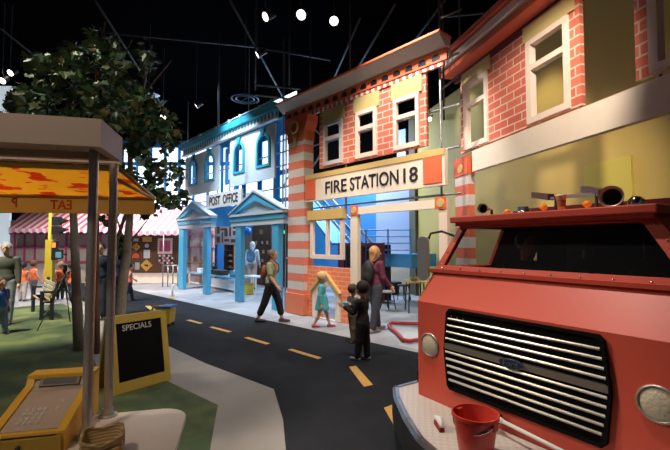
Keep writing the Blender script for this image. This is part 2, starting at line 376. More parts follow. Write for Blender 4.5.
# lower door beam and posts
xb0, xb1 = A(353, 208)[0], A(449.5, 200)[0]
rp('door_beam', xb0, xb1, 2.36, 2.52, Y0-.08, Y0+.02, CREAM, fs)
rp('door_post', xb0, A(360, 250)[0], 0, 2.36, Y0-.08, Y0+.02, CREAM, fs)
rp('door_post', A(441.5, 230)[0], xb1, 0, 2.36, Y0-.08, Y0+.02, PINKW, fs)
for a in (xb0+.02, xb1-.22):
    rp('corner_block', a-.01, a+.21, 2.34, 2.55, Y0-.1, Y0-.08, REDP, fs)
    MB().lathe([(0, .012), (.07, .012), (.08, 0)], (a+.1, Y0-.1, 2.445), (0, -1, 0), 16).build('rosette', GOLD, fs, world=True)
# ticket window
tx0, tx1 = A(312, 240)[0], A(344.5, 240)[0]
rp('ticket_lintel', A(310.3, 214)[0], A(345.5, 214)[0], A(328, 219.5)[1], A(328, 209.5)[1], Y0-.1, Y0+.03, GOLD, fs)
zt2, zb2 = A(328, 219.5)[1], A(328, 259)[1]; xm = A(328.5, 240)[0]
f = MB(); f.prism([rect(tx0, tx1, zb2, zt2), rect(tx0+.09, xm-.035, zb2+.1, zt2-.02), rect(xm+.035, tx1-.09, zb2+.1, zt2-.02)], (0, Y0-.06, 0), (1, 0, 0), (0, 0, 1), (0, 1, 0), .08)
f.build('ticket_window_frame', PINKW, fs, world=True)
lx0, lx1 = A(307, 290)[0], A(352, 290)[0]
lz = A(330, 267)[1]
g0, g1 = A(313.5, 290, -.0)[0], A(343, 290)[0]; gm = (g0+g1)/2
ap = A(326, 272)[1]; ev = A(328, 291)[1]; a0, a1 = A(321.5, 300)[0], A(337.5, 300)[0]; at_ = A(329, 286)[1]
p = MB(); p.prism([rect(lx0, lx1, 0, lz), arch(a0, a1, .01, at_)], (0, Y0-.02, 0), (1, 0, 0), (0, 0, 1), (0, 1, 0), .06); p.build('brick_low_wall', BRICKO, fs, world=True)
p = MB(); p.prism([[(g0+.04, 0), (g1-.04, 0), (g1-.04, ev), (gm, ap-.03), (g0+.04, ev)], arch(a0, a1, .01, at_)], (0, Y0-.07, 0), (1, 0, 0), (0, 0, 1), (0, 1, 0), .05); p.build('kennel_front', CREAM, fs, world=True)
for s1 in (g0, g1):
    MB().bar((s1, Y0-.09, ev-.02), (gm, Y0-.09, ap), .08, .06).build('gable_trim', GOLD, fs, world=True)
# striped pillar
px0, px1 = A(292, 300)[0], A(308, 300)[0]
rp('pillar_base', px0-.04, px1+.04, 0, .50, Y0-.18, Y0+.2, mat('pillar_orange', (.72, .2, .1), .6), fs)
rp('pillar', px0, px1, .50, 4.30, Y0-.14, Y0+.16, stripes('pillar_stripe', (.72, .2, .13), (.60, .57, .54), .40, 2, .0), fs)
p = MB(); p.prism([[(px0, 4.3), (px1, 4.3), (px1+.03, 4.55), (px1+.14, 4.75), (px1+.16, 4.92), (px0-.16, 4.92), (px0-.14, 4.75), (px0-.03, 4.55)]], (0, Y0-.16, 0), (1, 0, 0), (0, 0, 1), (0, 1, 0), .34); p.build('capital', REDP, fs, world=True)
cx, cz = (px0+px1)/2, A(299, 126, -.16)[1]
r = MB(); r.tube([(cx+.14*math.cos(i*math.pi/10), Y0-.19, cz+.14*math.sin(i*math.pi/10)) for i in range(21)], .035, 8, cap=False); r.box(cx-.05, cx+.05, Y0-.2, Y0-.16, cz-.45, cz-.14); r.build('medallion', GOLD, fs, world=True, smooth=True)
# pipe frame behind
def pipe(pts, r=.022, m=PIPE, par=None, name='frame_pipe'): return MB().tube(pts, r, 8).build(name, m, par or fs, world=True, smooth=True)
Yp = Y0+.14
for px_ in (291, 310, 346, 441): X = A(px_, 150, .14)[0]; pipe([(X, Yp, 0 if px_ == 441 else 2.4), (X, Yp, 7.5 if px_ in (310, 441) else 5.3)])
for z in (3.45, 4.2, 5.12, 2.62): pipe([(-8.6, Yp+.05, z), (-3.7, Yp+.05, z)])
for q in (((-8.1, 3.5), (-7.3, 4.2)), ((-8.1, 4.9), (-7.3, 4.2)), ((-7.2, 4.8), (-6.2, 4.0)), ((-5.9, 4.35), (-4.3, 4.15)), ((-8.0, 2.7), (-7.4, 3.4))):
    pipe([(q[0][0], Yp+.1, q[0][1]), (q[1][0], Yp+.1, q[1][1])])
X = A(285.5, 260, -.1)[0]; pipe([(X, Y0-.1, 0), (X, Y0-.1, 5.2)]); pipe([(X, Y0-.1, 1.35), (px0, Y0-.1, 1.35)])

# blue staircase inside, and the dark red doorway
st = thing('blue_staircase', 'bright blue metal staircase with railings behind the fire station front', 'staircase', (-8, 9.2, 0))
def I(x, y, Yw): return FA.px(x, y, Yw-6.1)
Ys = 9.2
BL = mat('railing_blue', (.05, .28, .6), .4)
BLW = mat('pale_blue_rail', (.4, .55, .75), .4)
def ipts(l, Yw): return [(I(x, y, Yw)[0], Yw, I(x, y, Yw)[1]) for x, y in l]
for k, (a, b) in enumerate((((311, 196), (352, 243)), ((319, 196), (362, 243)), ((328, 196), (372, 243)))):
    P = ipts([a, b], Ys+.02); MB().bar(P[0], P[1], .05, .10).build('stringer', BLW if k != 1 else BL, st, world=True)
P = ipts([(306, 200), (340, 244)], Ys+.5); MB().bar(P[0], P[1], .8, .1).build('stair_flight', BL, st, world=True)
a, b = I(372, 230, Ys), I(413, 262, Ys)
for y in (230, 236.5, 243, 250): P = ipts([(366, y), (411, y)], Ys); MB().tube(P, .018, 6).build('landing_rail', BL, st, world=True)
for x in (366, 388, 411): P = ipts([(x, 229), (x, 262)], Ys); MB().tube(P, .022, 6).build('landing_post', BL, st, world=True)
P = ipts([(340, 243), (352, 231), (366, 230)], Ys); MB().tube(P, .02, 6).build('landing_rail', BL, st, world=True)
a, b = I(384, 255, Ys), I(412, 268, Ys)
MB().box(a[0], b[0], Ys, Ys+1.2, b[1], a[1]+.04).build('landing', BL, st, world=True)
for x in (312, 384): P = ipts([(x, 250)], Ys+.3); MB().tube([(P[0][0], Ys+.3, 0), (P[0][0], Ys+.3, 1.6)], .03, 6).build('stair_post', BL, st, world=True)
dr = thing('dark_red_cupboard', 'dark red wooden door frame and cupboard behind the woman in maroon', 'cupboard', (-7, 8.9, 0))
Yd = 8.9
a, b, c_ = I(338, 243, Yd), I(382.5, 243, Yd), I(360, 243, Yd)
MR = mat('maroon_wood', (.16, .02, .02), .5); MRL = mat('maroon_dark', (.03, .008, .01), .6)
p = MB(); p.prism([rect(a[0], b[0], 0, a[1]), rect(a[0]+.28, c_[0]-.08, .3, a[1]-.1), rect(c_[0]+.08, b[0]-.16, .3, a[1]-.1)], (0, Yd, 0), (1, 0, 0), (0, 0, 1), (0, 1, 0), .1); p.build('door_frame', MR, dr, world=True)
rp('back_panel', a[0]+.02, b[0]-.02, .02, a[1]-.05, Yd+.35, Yd+.4, MRL, dr)
rp('shelf', a[0]+.2, b[0]-.1, .9, .94, Yd+.1, Yd+.35, MRL, dr)

# ================================================================ POST OFFICE FRONT
po = thing('post_office_facade', 'pale blue post office front with arched windows, teal cornice and name sign', 'building front', (-12, Y0, 0))
PL, PR = A(184, 150)[0], A(279.5, 110)[0]
MB().prism([[(0, 5.38), (-.16, 5.40), (-.2, 5.58), (.04, 5.58), (.04, 5.38)]], (PL, Y0, 0), (0, 1, 0), (0, 0, 1), (1, 0, 0), PR-PL).build('cornice', TEAL, po, world=True)
rp('dentil_band', PL+.05, PR-.05, 5.20, 5.38, Y0-.06, Y0+.02, stripes('post_dentil', (.03, .30, .42), (.62, .70, .75), .19), po)
rp('lower_moulding', PL+.05, PR-.05, 5.15, 5.21, Y0-.1, Y0+.02, POW, po)
for px_ in (190, 203, 218, 232, 243, 262, 274):
    X = A(px_, 130)[0]; MB().lathe([(0, .16), (.04, .14), (.05, .09), (.03, .05), (.06, .0)], (X, Y0-.1, 5.58), (0, 0, 1), 10).build('finial', POW, po, world=True, smooth=True)
MB().tube([(PL, Y0-.1, 5.69), (PR, Y0-.1, 5.69)], .022, 6).build('roof_rail', POW, po, world=True)
PZ0 = 3.62
W = [(A(a, 160)[0], A(b, 160)[0]) for a, b in ((189.7, 197.3), (205, 214.8), (233.6, 244.6), (256.2, 270.3))]
wz0, wz1 = 3.93, A(239, 141.5)[1]
for a, b, ws in ((185.5, 218.5, W[:2]), (230, 274.5, W[2:])):
    X0, X1 = A(a, 160)[0], A(b, 160)[0]
    p = MB(); p.prism([rect(X0, X1, PZ0-.06, 5.08)] + [arch(c1, d1, wz0, wz1) for c1, d1 in ws], (0, Y0, 0), (1, 0, 0), (0, 0, 1), (0, 1, 0), .06); p.build('wall_board', POW, po, world=True)
for a, b in W:
    p = MB(); p.prism([arch(a, b, wz0, wz1), arch(a+.1, b-.1, wz0+.07, wz1-.1)], (0, Y0-.03, 0), (1, 0, 0), (0, 0, 1), (0, 1, 0), .07); fr_ = p.build('window_trim', mat('window_teal', (.03, .34, .5), .5), po, world=True)
    m_ = (a+b)/2; MB().prism([[(m_-.07, wz1-.08), (m_+.07, wz1-.08), (m_+.12, wz1+.12), (m_-.12, wz1+.12)]], (0, Y0-.05, 0), (1, 0, 0), (0, 0, 1), (0, 1, 0), .05).build('keystone', TEAL, po, world=True)
X0, X1 = A(218.5, 165)[0], A(230, 165)[0]
p = MB(); p.prism([rect(X0-.02, X1+.02, 3.75, 5.0), rect(X0+.16, X1-.1, 3.9, 4.8)], (0, Y0+.25, 0), (1, 0, 0), (0, 0, 1), (0, 1, 0), .05); p.build('recessed_frame', BLUE, po, world=True)
sx0, sx1 = A(207, 200, -.1)[0], A(242, 197, -.1)[0]; a_, b_ = A(224, 192, -.1)[1], A(224, 206.5, -.1)[1]
rp('sign_board', sx0, sx1, b_, a_, Y0-.12, Y0-.06, mat('sign_cream', (.78, .74, .68), .6), po)
IM = INV[po.name]
for stt, a, b in (('POST', 209.5, 220.3), ('OFFICE', 223, 237.8)):
    lettering('sign_lettering', stt, po, A(a, 200, -.12)[0], A(b, 200, -.12)[0], b_+.09, a_-.09, Y0-.12, DARKG, .01, matx=IM, bold=.012)
for px_ in (187, 218, 230, 274, 283):
    X = A(px_, 170, .2)[0]; pipe([(X, Y0+.2, 0 if px_ in (283,) else 3.0), (X, Y0+.2, 7.5 if px_ in (187, 218, 283) else 5.5)], .025, PIPE, po)
for z in (3.3, 4.3, 5.3): pipe([(PL, Y0+.26, z), (-8.9, Y0+.26, z)], .022, PIPE, po)
for z in (4.6, 3.9, 3.3): pipe([(A(276, 170, .2)[0], Y0+.22, z), (-8.5, Y0+.22, z+.03)], .02, PIPE, po)
for X in (-9.3, -12.4): pipe([(X, Y0+.3, 3.3), (X+.9, Y0+.3, 4.3)], .02, PIPE, po)

def portico(lab, ap, eL, eR, zent0, zeav, cols, grp='blue porticos of the post office'):
    Yq = 5.95
    q = lambda x, y: FA.px(x, y, Yq-Y0)
    xL, xR = q(*eL)[0], q(*eR)[0]; xa, za = q(*ap); xa = (xL+xR)/2; ze = zeav; z0 = zent0
    t = thing('portico', lab, 'portico', ((xL+xR)/2, Yq, 0))
    W_ = LBLUE
    for i, (c0, c1) in enumerate(cols):
        a, b = q(c0, 260)[0], q(c1, 260)[0]
        c = rp('column', a, b, 0, z0, Yq-.06, Yq+.08, W_, t)
    rp('entablature', xL+.05, xR-.05, z0, z0+.14, Yq-.08, Yq+.1, POW, t)
    rp('frieze', xL+.02, xR-.02, z0+.14, ze-.04, Yq-.1, Yq+.1, W_, t)
    rp('eave_strip', xL-.02, xR+.02, ze-.04, ze+.03, Yq-.13, Yq+.1, POW, t)
    MB().prism([[(xL+.1, ze+.03), (xR-.1, ze+.03), (xa, za-.12)]], (0, Yq-.02, 0), (1, 0, 0), (0, 0, 1), (0, 1, 0), .06).build('tympanum', POW, t, world=True)
    for s_, xx in ((-1, xL), (1, xR)):
        n_ = Vector((xa-xx, 0, za-ze)).normalized(); nn = Vector((-n_.z*s_*-1, 0, n_.x*s_*-1))
        w_ = .2 if za-ze > .9 else .16
        loop = [(xx, ze+.03), (xa, za), (xa, za-w_*1.5), (xx-s_*w_*1.7, ze+.03)]
        MB().prism([loop], (0, Yq-.12, 0), (1, 0, 0), (0, 0, 1), (0, 1, 0), .22).build('raking_cornice', W_, t, world=True)
        loop = [(xx+s_*.04, ze+.04), (xa, za+.07), (xa, za), (xx, ze+.03)]
        MB().prism([loop], (0, Yq-.15, 0), (1, 0, 0), (0, 0, 1), (0, 1, 0), .26).build('pediment_edge', POW, t, world=True)
    return t
q = lambda x, y: FA.px(x, y, -.15)
portico('smaller sky blue pedimented portico left of the post office sign', (195.5, 203), (179.5, 218), (214, 216), q(197, 228)[1], q(197, 218.5)[1], ((180, 184.7), (204.8, 208.8)))
portico('larger sky blue pedimented portico behind the woman in green', (258.5, 192), (232.5, 215), (287, 210), q(260, 225)[1], q(260, 213.5)[1], ((237, 242.4), (273.8, 280)))

# ================================================================ GARAGE FRONT AT AN ANGLE
B = lambda x, y, yl=0.0: FB.px(x, y, yl)
gb = fthing('garage_facade', 'angled brick garage front with cream beam above the red truck', 'building front', FB)
bz0, bz1 = B(545, 151.5)[1], B(545, 125)[1]
def lp(name, x0, x1, z0, z1, y0, y1, m, par, **k): return MB().box(x0, x1, y0, y1, z0, z1).build(name, m, par, **k)
XE = B(700, 100)[0]
lp('door_beam', B(477, 160)[0], XE+1.5, bz0, bz1, -.1, 0, CREAM, gb)
c0, c1 = B(457, 70)[0], B(700, 10)[0]
x0p, x1p = B(462, 120)[0], B(582.5, 60)[0]
pz0 = (B(468, 153)[1]+B(582, 104)[1])/2; pz1 = B(461, 81)[1]
lp('cornice', c0-.1, x1p+.05, pz1+.12, pz1+.22, -.3, .02, REDP, gb)
lp('cornice_band', c0-.08, x1p+.05, pz1+.25, pz1+.37, -.36, .02, PINKW, gb)
lp('cornice_cap', c0-.12, x1p+.08, pz1+.40, pz1+.50, -.42, .02, REDP, gb)
lp('cornice_back', c0-.04, x1p+.05, pz1, pz1+.42, -.05, 0, REDD, gb)
v1, v2 = (B(466, 120)[0], B(490, 120)[0]), (B(529, 80)[0], B(572.5, 80)[0])
wz0_, wz1_ = B(550, 117)[1], B(550, 28.5)[1]
p = MB(); p.plate([rect(x0p, x1p, pz0, pz1+.05)] + [rect(a+.05, b-.05, wz0_+.05, wz1_-.05) for a, b in (v1, v2)], -.03, .03); p.build('brick_panel', BRICK, gb)
for a, b in (v1, v2):
    zm = wz0_+(wz1_-wz0_)*.66
    MB().plate([rect(a, b, wz0_, wz1_), rect(a+.1, b-.09, wz0_+.09, zm-.04), rect(a+.1, b-.09, zm+.04, wz1_-.08)], -.06, .04).build('window_frame', PINKW, gb)
    lp('window_lintel', a-.05, b+.1, wz1_, wz1_+.24, -.06, 0, GOLDP, gb)
v3 = (B(652, 40)[0], B(652, 40)[0]+.62)
p3 = B(637, 40)[0]
MB().plate([rect(p3, p3+1.3, pz0+.02, pz1+.3), rect(v3[0]+.05, v3[1]-.05, wz0_+.05, wz1_-.05)], -.03, .03).build('brick_panel', BRICK, gb)
MB().plate([rect(v3[0], v3[1], wz0_, wz1_), rect(v3[0]+.1, v3[1]-.09, wz0_+.09, wz1_-.08)], -.06, .04).build('window_frame', PINKW, gb)
q0, q1 = B(459, 210)[0], B(472.3, 210)[0]
lp('striped_pillar', q0, q1, 0, B(465, 176)[1], -.08, .06, stripes('pillar_stripe_b', (.72, .16, .09), (.66, .6, .56), .4, 2, .35), gb)
lp('pillar_head', q0-.01, q1+.01, B(465, 176)[1], B(465, 158)[1], -.1, .06, REDP, gb)
MB().lathe([(0, .015), (.08, .015), (.09, 0)], ((q0+q1)/2, -.1, B(465.5, 169)[1]), (0, -1, 0), 18).build('rosette', GOLD, gb)
for x in (x0p+.3, x1p-.1, p3+.2): MB().tube([(x, .05, bz1-.1), (x, .05, pz0+.1)], .015, 6).build('hanger_bolt', PIPED, gb)

# ================================================================ FIRE TRUCK
tr = fthing('fire_truck', 'red play fire truck cab with chrome slatted grille and wide windscreen', 'truck', FT)
T = lambda x, y, yl=0.0: FT.px(x, y, yl)
def lp(name, x0, x1, y0, y1, z0, z1, m, par, **k): return MB().box(x0, x1, y0, y1, z0, z1).build(name, m, par, **k)
WD = 1.95; zh, zw, zr = 1.235, 1.50, 1.93; rx0, rx1 = .19, 1.63; yw_, yr = .22, .37
b = MB()
b.box(0, WD, 0, .05, .42, zh); b.box(0, .05, .05, 2.2, .3, zh); b.box(WD-.05, WD, .05, 2.2, .3, zh)
b.add([(0, 0, zh), (WD, 0, zh), (WD, yw_, zw), (0, yw_, zw), (0, .05, zh-.04), (WD, .05, zh-.04), (WD, yw_+.04, zw-.05), (0, yw_+.04, zw-.05)], [(0, 1, 2, 3), (4, 7, 6, 5), (0, 3, 7, 4), (1, 5, 6, 2), (0, 4, 5, 1), (3, 2, 6, 7)])
b.add([(0, 0, zh), (0, yw_, zw), (0, 2.2, zw), (0, 2.2, zh), (.05, .05, zh), (.05, yw_, zw), (.05, 2.2, zw), (.05, 2.2, zh)], [(0, 3, 2, 1), (4, 5, 6, 7), (1, 2, 6, 5), (0, 1, 5, 4), (2, 3, 7, 6)])
b.add([(WD, 0, zh), (WD, yw_, zw), (WD, 2.2, zw), (WD, 2.2, zh), (WD-.05, .05, zh), (WD-.05, yw_, zw), (WD-.05, 2.2, zw), (WD-.05, 2.2, zh)], [(0, 3, 2, 1), (4, 5, 6, 7), (1, 2, 6, 5), (0, 1, 5, 4), (2, 3, 7, 6)])
b.box(0.05, WD-.05, 2.1, 2.2, .3, zw)
b.box(0, WD, 0, .04, .30, .42)
b.build('cab_body', TRUCK, tr)
# windscreen surround on its own sloping plane
o_ = Vector((0, yw_, zw)); ez_ = Vector((0, yr-yw_, zr-zw)); hgt = ez_.length; ez_.normalize(); nrm = Vector((0, ez_.z, -ez_.y))
outer = [(0, 0), (WD, 0), (rx1, hgt), (rx0, hgt)]
oi0, oi1 = .055, hgt-.045
def sidex(h, s): t = h/hgt; return (rx0*t if s < 0 else WD+(rx1-WD)*t)
inner = [(sidex(oi0, -1)+.07, oi0), (sidex(oi0, 1)-.11, oi0), (sidex(oi1, 1)-.09, oi1), (sidex(oi1, -1)+.06, oi1)]
p = MB(); p.prism([outer, inner], o_, (1, 0, 0), ez_, nrm, .045); p.build('windscreen_frame', TRUCK, tr, bevel=.004)
p = MB(); p.bar((-.02, yw_-.03, zw+.0), (WD+.02, yw_-.03, zw+.0), .03, .03); p.build('windscreen_sill', TRUCK, tr)
GL = mat('dark_glass', (.015, .016, .018), .02, alpha=.35, spec=.25)
p = MB(); p.prism([inner], o_+nrm*.02, (1, 0, 0), ez_, nrm, .006); p.build('windscreen', GL, tr)
def riv(p_): MB().lathe([(0, .006), (.006, .005), (.009, 0)], p_, -nrm, 8).build('rivet', CHROME, tr)
for h, n_ in ((oi0*.45, 10), (hgt-.022, 8)):
    for i in range(n_):
        x = sidex(h, -1)+.08+(sidex(h, 1)-sidex(h, -1)-.16)*i/(n_-1); riv(o_+nrm*.0+Vector((x, 0, 0))+ez_*h)
for i in range(4):
    h = .06+i*.11
    for s in (-1, 1): riv(o_+Vector((sidex(h, s)-s*.04, 0, 0))+ez_*h)
# sides of the greenhouse with open windows
YB = 1.75
for s in (-1, 1):
    xb, xt = (0, rx0) if s < 0 else (WD, rx1)
    O = Vector((xb, 0, zw)); E = Vector((xt-xb, 0, zr-zw)); H_ = E.length; E.normalize(); N = Vector((E.z, 0, -E.x))*(-s)
    outer = [(yw_, 0), (YB, 0), (YB, H_), (yr, H_)]
    if s < 0: lo = [outer, [(yw_+.09, .04), (1.0, .04), (1.0, H_-.04), (yr+.05, H_-.04)]]
    else: lo = [outer]
    MB().prism(lo, O, (0, 1, 0), E, N, .03).build('cab_side', TRUCK, tr)
lp('cab_rear_wall', .1, WD-.1, YB, YB+.04, .5, zr, MRL, tr)
lp('cab_floor', .06, WD-.06, .06, 2.05, .5, .56, BLACK, tr)
lp('dashboard', .06, WD-.06, .26, .50, zw-.3, zw-.06, BLACK, tr)
p = MB(); p.tube([(1.25+.17*math.cos(i*math.pi/10), .62+.1*math.sin(i*math.pi/10), zw-.02+.14*math.sin(i*math.pi/10)) for i in range(21)], .014, 8, cap=False); p.tube([(1.25, .62, zw-.02), (1.25, .5, zw-.16)], .02, 8); p.tube([(1.09, .62, zw-.02), (1.41, .62, zw-.02)], .01, 6); p.build('steering_wheel', BLACK, tr, smooth=True)
lp('seat', .25, 1.6, 1.15, 1.6, .56, 1.0, BLACK, tr, bevel=.03)
lp('seat_back', .25, 1.6, 1.55, 1.7, 1.0, 1.6, BLACK, tr, bevel=.03)
lp('equipment_box', .62, .80, 1.35, 1.5, 1.45, 1.75, mat('grey_box', (.2, .23, .26), .5), tr)
MB().tube([(.98, .9, 1.5), (.99, .9, 1.8)], .012, 8).build('grab_pole', CHROME, tr, smooth=True)
MB().tube([(1.38, .95, 1.55), (1.38, .95, 1.88)], .01, 8).build('grab_pole', CHROME, tr, smooth=True)
# roof
p = MB(); p.prism([[(rx0-.05, yr-.10), (rx1+.05, yr-.10), (rx1+.09, YB), (rx0-.09, YB)]], (0, 0, zr), (1, 0, 0), (0, 1, 0), (0, 0, 1), .055); p.build('roof', TRUCK, tr, bevel=.008)
lp('roof_rim', rx0-.02, rx1+.02, yr-.06, yr-.03, zr-.03, zr+.0, TRUCK, tr)
lp('rear_body', .05, WD-.05, 2.21, 3.0, .4, zr+.20, REDD, tr)
lp('roof_box', rx0+.1, rx1+.1, 1.25, 1.6, zr+.055, zr+.17, REDD, tr)
# grille: dark field, ten chrome slats, centre bar with badge
gx0, gx1 = T(446.5, 345)[0], T(611, 370)[0]
gz1 = (T(450, 309)[1]+T(600, 336)[1])/2; gz0 = (T(455, 391)[1]+T(604, 443)[1])/2
def gloop(e=0.0):
    mz = (gz0+gz1)/2; out = []
    for s_, xx in ((1, gx1), (-1, gx0)):
        pts = [(xx-s_*.055, gz0), (xx-s_*.03, gz0+.03), (xx, mz), (xx-s_*.03, gz1-.03), (xx-s_*.06, gz1)]
        out += pts if s_ > 0 else pts[::-1]
    return [(x+(e if x > (gx0+gx1)/2 else -e), z+(e if z > mz else -e)) for x, z in out]
MB().plate([gloop()], -.006, .004).build('grille_field', BLACKM, tr)
gf = MB(); gf.plate([gloop(.008), gloop(-.012)], -.03, 0); gf.build('grille_rim', BLACKM, tr)
sp_ = (gz1-gz0-.12)/10.0
for i in range(10):
    z = gz1-.075-sp_*i*1.06; e = .05*abs((z-(gz0+gz1)/2)/((gz1-gz0)/2))**1.5+.01
    g = MB()
    if i == 4: g.box(gx0+.005, gx1-.005, -.035, 0, z-.024, z+.018)
    else: g.prism([[(0, .004), (-.03, .012), (-.034, .004), (-.03, -.006), (0, -.006)]], (gx0+e, 0, z), (0, 1, 0), (0, 0, 1), (1, 0, 0), gx1-gx0-2*e)
    g.build('grille_slat', mat('slat_metal', (.42, .40, .38), .33, 1) if i != 4 else mat('slat_bar', (.40, .36, .32), .4, .8), tr)
    if i == 4: zc = z
ex_, _ = T(515, 366); 
MB().prism([circ(ex_, zc, .095, 28, .036)], (0, -.05, 0), (1, 0, 0), (0, 0, 1), (0, 1, 0), .02).build('badge_rim', CHROME, tr)
bd = MB().prism([circ(ex_, zc, .086, 28, .029)], (0, -.055, 0), (1, 0, 0), (0, 0, 1), (0, 1, 0), .01).build('badge', mat('badge_blue', (.01, .03, .12), .3), tr)
lettering('badge_lettering', 'Ford', bd, ex_-.055, ex_+.055, zc-.017, zc+.02, -.055, CHROME, .004)
# headlights
MB_H = mat('frosted_lens', (.62, .54, .42), .4, bump=.6, vscale=60)
for (hx, hy) in ((430, 344.5), (658.5, 404)):
    X, Z = T(hx, hy)
    h = MB().lathe([(.098, 0), (.1, .012), (.088, .02), (.085, .008)], (X, 0, Z), (0, -1, 0), 30).build('headlight_rim', STEEL, tr, smooth=True)
    MB().lathe([(.087, .008), (.06, .022), (.025, .026), (0, .027)], (X, 0, Z), (0, -1, 0), 30).build('headlight_lens', MB_H, h, smooth=True)
for i in range(3):
    X, Z = T(452+i*6, 316+i*1.5); MB().lathe([(0, .008), (.008, .006), (.01, 0)], (X, -.006, Z), (0, -1, 0), 8).build('bolt', CHROME, tr)
# bumper with tread plate
PLATE = mat_tex('tread_plate', lambda nt, co, sp: ramp(nt, (lambda t: (nt.links.new(co, t.inputs[0]), t.inputs['Scale'].__setattr__('default_value', 30), t.outputs['Fac'])[2])(nt.nodes.new('ShaderNodeTexChecker')), [(0, (.62, .57, .53)), (.5, (.56, .51, .48))]), .45)
out = [(-.24, .22), (-.24, -.06), (-.02, -.24), (.32, -.45), (.59, -.59), (.85, -.66), (1.3, -.69), (1.75, -.66), (2.1, -.5), (2.25, -.2), (2.25, .22)]
inn = [(2.1, .22), (2.1, .0), (-.0, .0), (-.0, .22)]
MB().slab(out+[(1.95, .22), (1.95, -.005), (0, -.005), (0, .22)], .405, .42).build('bumper_step', PLATE, tr)
bb = MB()
for i in range(len(out)-1):
    a, c = Vector((*out[i], 0)), Vector((*out[i+1], 0)); t_ = (c-a).normalized(); n_ = Vector((t_.y, -t_.x, 0))*.03
    t_ = t_*.008
    bb.add([(a-t_)+Vector((0, 0, .43)), (c+t_)+Vector((0, 0, .43)), (c+t_-n_)+Vector((0, 0, .43)), (a-t_-n_)+Vector((0, 0, .43)), (a-t_+n_*.8)+Vector((0, 0, .41)), (c+t_+n_*.8)+Vector((0, 0, .41)), (a-t_+n_)+Vector((0, 0, .20)), (c+t_+n_)+Vector((0, 0, .20)), (a-t_-n_)+Vector((0, 0, .18)), (c+t_-n_)+Vector((0, 0, .18))],
           [(0, 1, 2, 3), (0, 4, 5, 1), (4, 6, 7, 5), (6, 8, 9, 7), (8, 3, 2, 9), (0, 3, 8, 6, 4), (1, 5, 7, 9, 2)])
bb.build('bumper', mat('dull_chrome', (.28, .27, .27), .28, 1), tr)
lp('side_step', -.26, -.02, .24, .6, .30, .52, BLACK, tr)
lp('undercarriage', .15, WD-.15, -.3, 2.0, .05, .40, BLACKM, tr)
for s in (0.1, WD-.3):
    wq = MB().lathe([(0, 0), (.2, 0), (.3, .02), (.33, .07), (.33, .15), (.3, .2), (.2, .22), (0, .22)], (s, .75, .33), (1, 0, 0), 28).build('wheel', BLACKM, tr, smooth='auto')
# mirror
mx, mz = T(421, 258.5, .31)
mb = MB(); w2 = .055; mb.prism([rrect(-w2, w2, -.22, .22, .05)], (mx, .33, mz), Vector((.93, .36, 0)), (0, 0, 1), Vector((-.36, .93, 0)), 0.05); mr = mb.build('side_mirror', mat('mirror_steel', (.72, .76, .8), .35, .8), tr, bevel=.006)
MB().tube([(mx, .40, mz+.16), (mx, .45, mz+.25), (mx+.1, .5, mz+.27), (.07, .5, mz+.2)], .012, 8).build('mirror_arm', BLACK, tr, smooth=True)
MB().tube([(mx, .40, mz-.12), (0.03, .45, 1.42)], .012, 8).build('mirror_arm', BLACK, tr, smooth=True)
# roof fittings
zr2 = zr+.055
def rpt(px_, py_, yy): return T(px_, py_, yy)
def horn(px_, py_, R_, yy, ln):
    X, Z = rpt(px_, py_, yy)
    h = MB().lathe([(R_, 0), (R_*.97, -.008), (R_*.75, .03), (R_*.45, .08), (R_*.25, .14), (.012, ln), (0, ln)], (X, yy, Z), (-.2, 1, 0), 28).build('horn', BRASS, tr, smooth=True)
    MB().lathe([(R_*.72, .025), (R_*.4, .07), (0, .12)], (X, yy, Z), (-.2, 1, 0), 20).build('horn_throat', BLACK, h, smooth=True)
    MB().tube([(X+.02, yy+.1, Z-R_*.2), (X+.02, yy+.1, zr2)], .012, 6).build('horn_bracket', PIPED, h)
horn(482.5, 208.5, .046, yr+.0, .17); horn(611, 196.5, .074, yr+.02, .20)
AMB = mat('amber_lens', (.9, .25, .02), .25, emit=.25)
for (x, y) in ((506.5, 212), (543, 207), (586.5, 204)):
    X, Z = rpt(x, y, yr+.16)
    o1 = MB().lathe([(0, -.022), (.014, -.02), (.023, -.012), (.026, 0), (.026, .02), (0, .02)], (X, yr+.16, Z), (0, 1, 0), 18).tube([(X, yr+.17, Z-.02), (X, yr+.17, zr2)], .006, 6).build('marker_lamp', AMB, tr, smooth='auto')
X, Z = rpt(636, 202, yr+.1); MB().lathe([(0, .04), (.03, .034), (.045, .015), (.05, -.03), (.05, -.06)], (X, yr+.1, Z), (0, 0, 1), 20).build('domed_cap', CHROME, tr, smooth=True)
X, Z = rpt(517, 212, yr+.05); MB().tube([(X-.03, yr+.05, Z-.01), (X+.10, yr+.07, Z+.0)], .016, 10).build('air_horn_tube', CHROME, tr, smooth=True)
lp('lamp_box', T(519, 212, yr+.1)[0], T(519, 212, yr+.1)[0]+.06, yr+.08, yr+.14, zr2, zr2+.06, mat('slate_blue', (.1, .14, .2), .5), tr)
ld = fthing('roof_ladder', 'wooden ended ladder with silver rails lying on the truck roof', 'ladder', FT, 0, 0, zr2)
WOOD = mat('dark_wood', (.10, .045, .025), .5, var=.4, vscale=12)
e1 = rpt(535, 195, yr+.25); e2 = rpt(589, 190.5, yr+.2)
def L3(x, y, yy): X, Z = rpt(x, y, yy); return Vector((X, yy, Z-zr2))
for (p0, p1) in ((L3(534, 195, yr+.45), L3(551, 197, yr+.3)), (L3(584, 189, yr+.45), L3(602, 193, yr+.25))):
    MB().bar(p0, p1, .05, .05).build('wooden_rail_end', WOOD, ld)
p0, p1 = L3(551, 197, yr+.3), L3(602, 193, yr+.25)
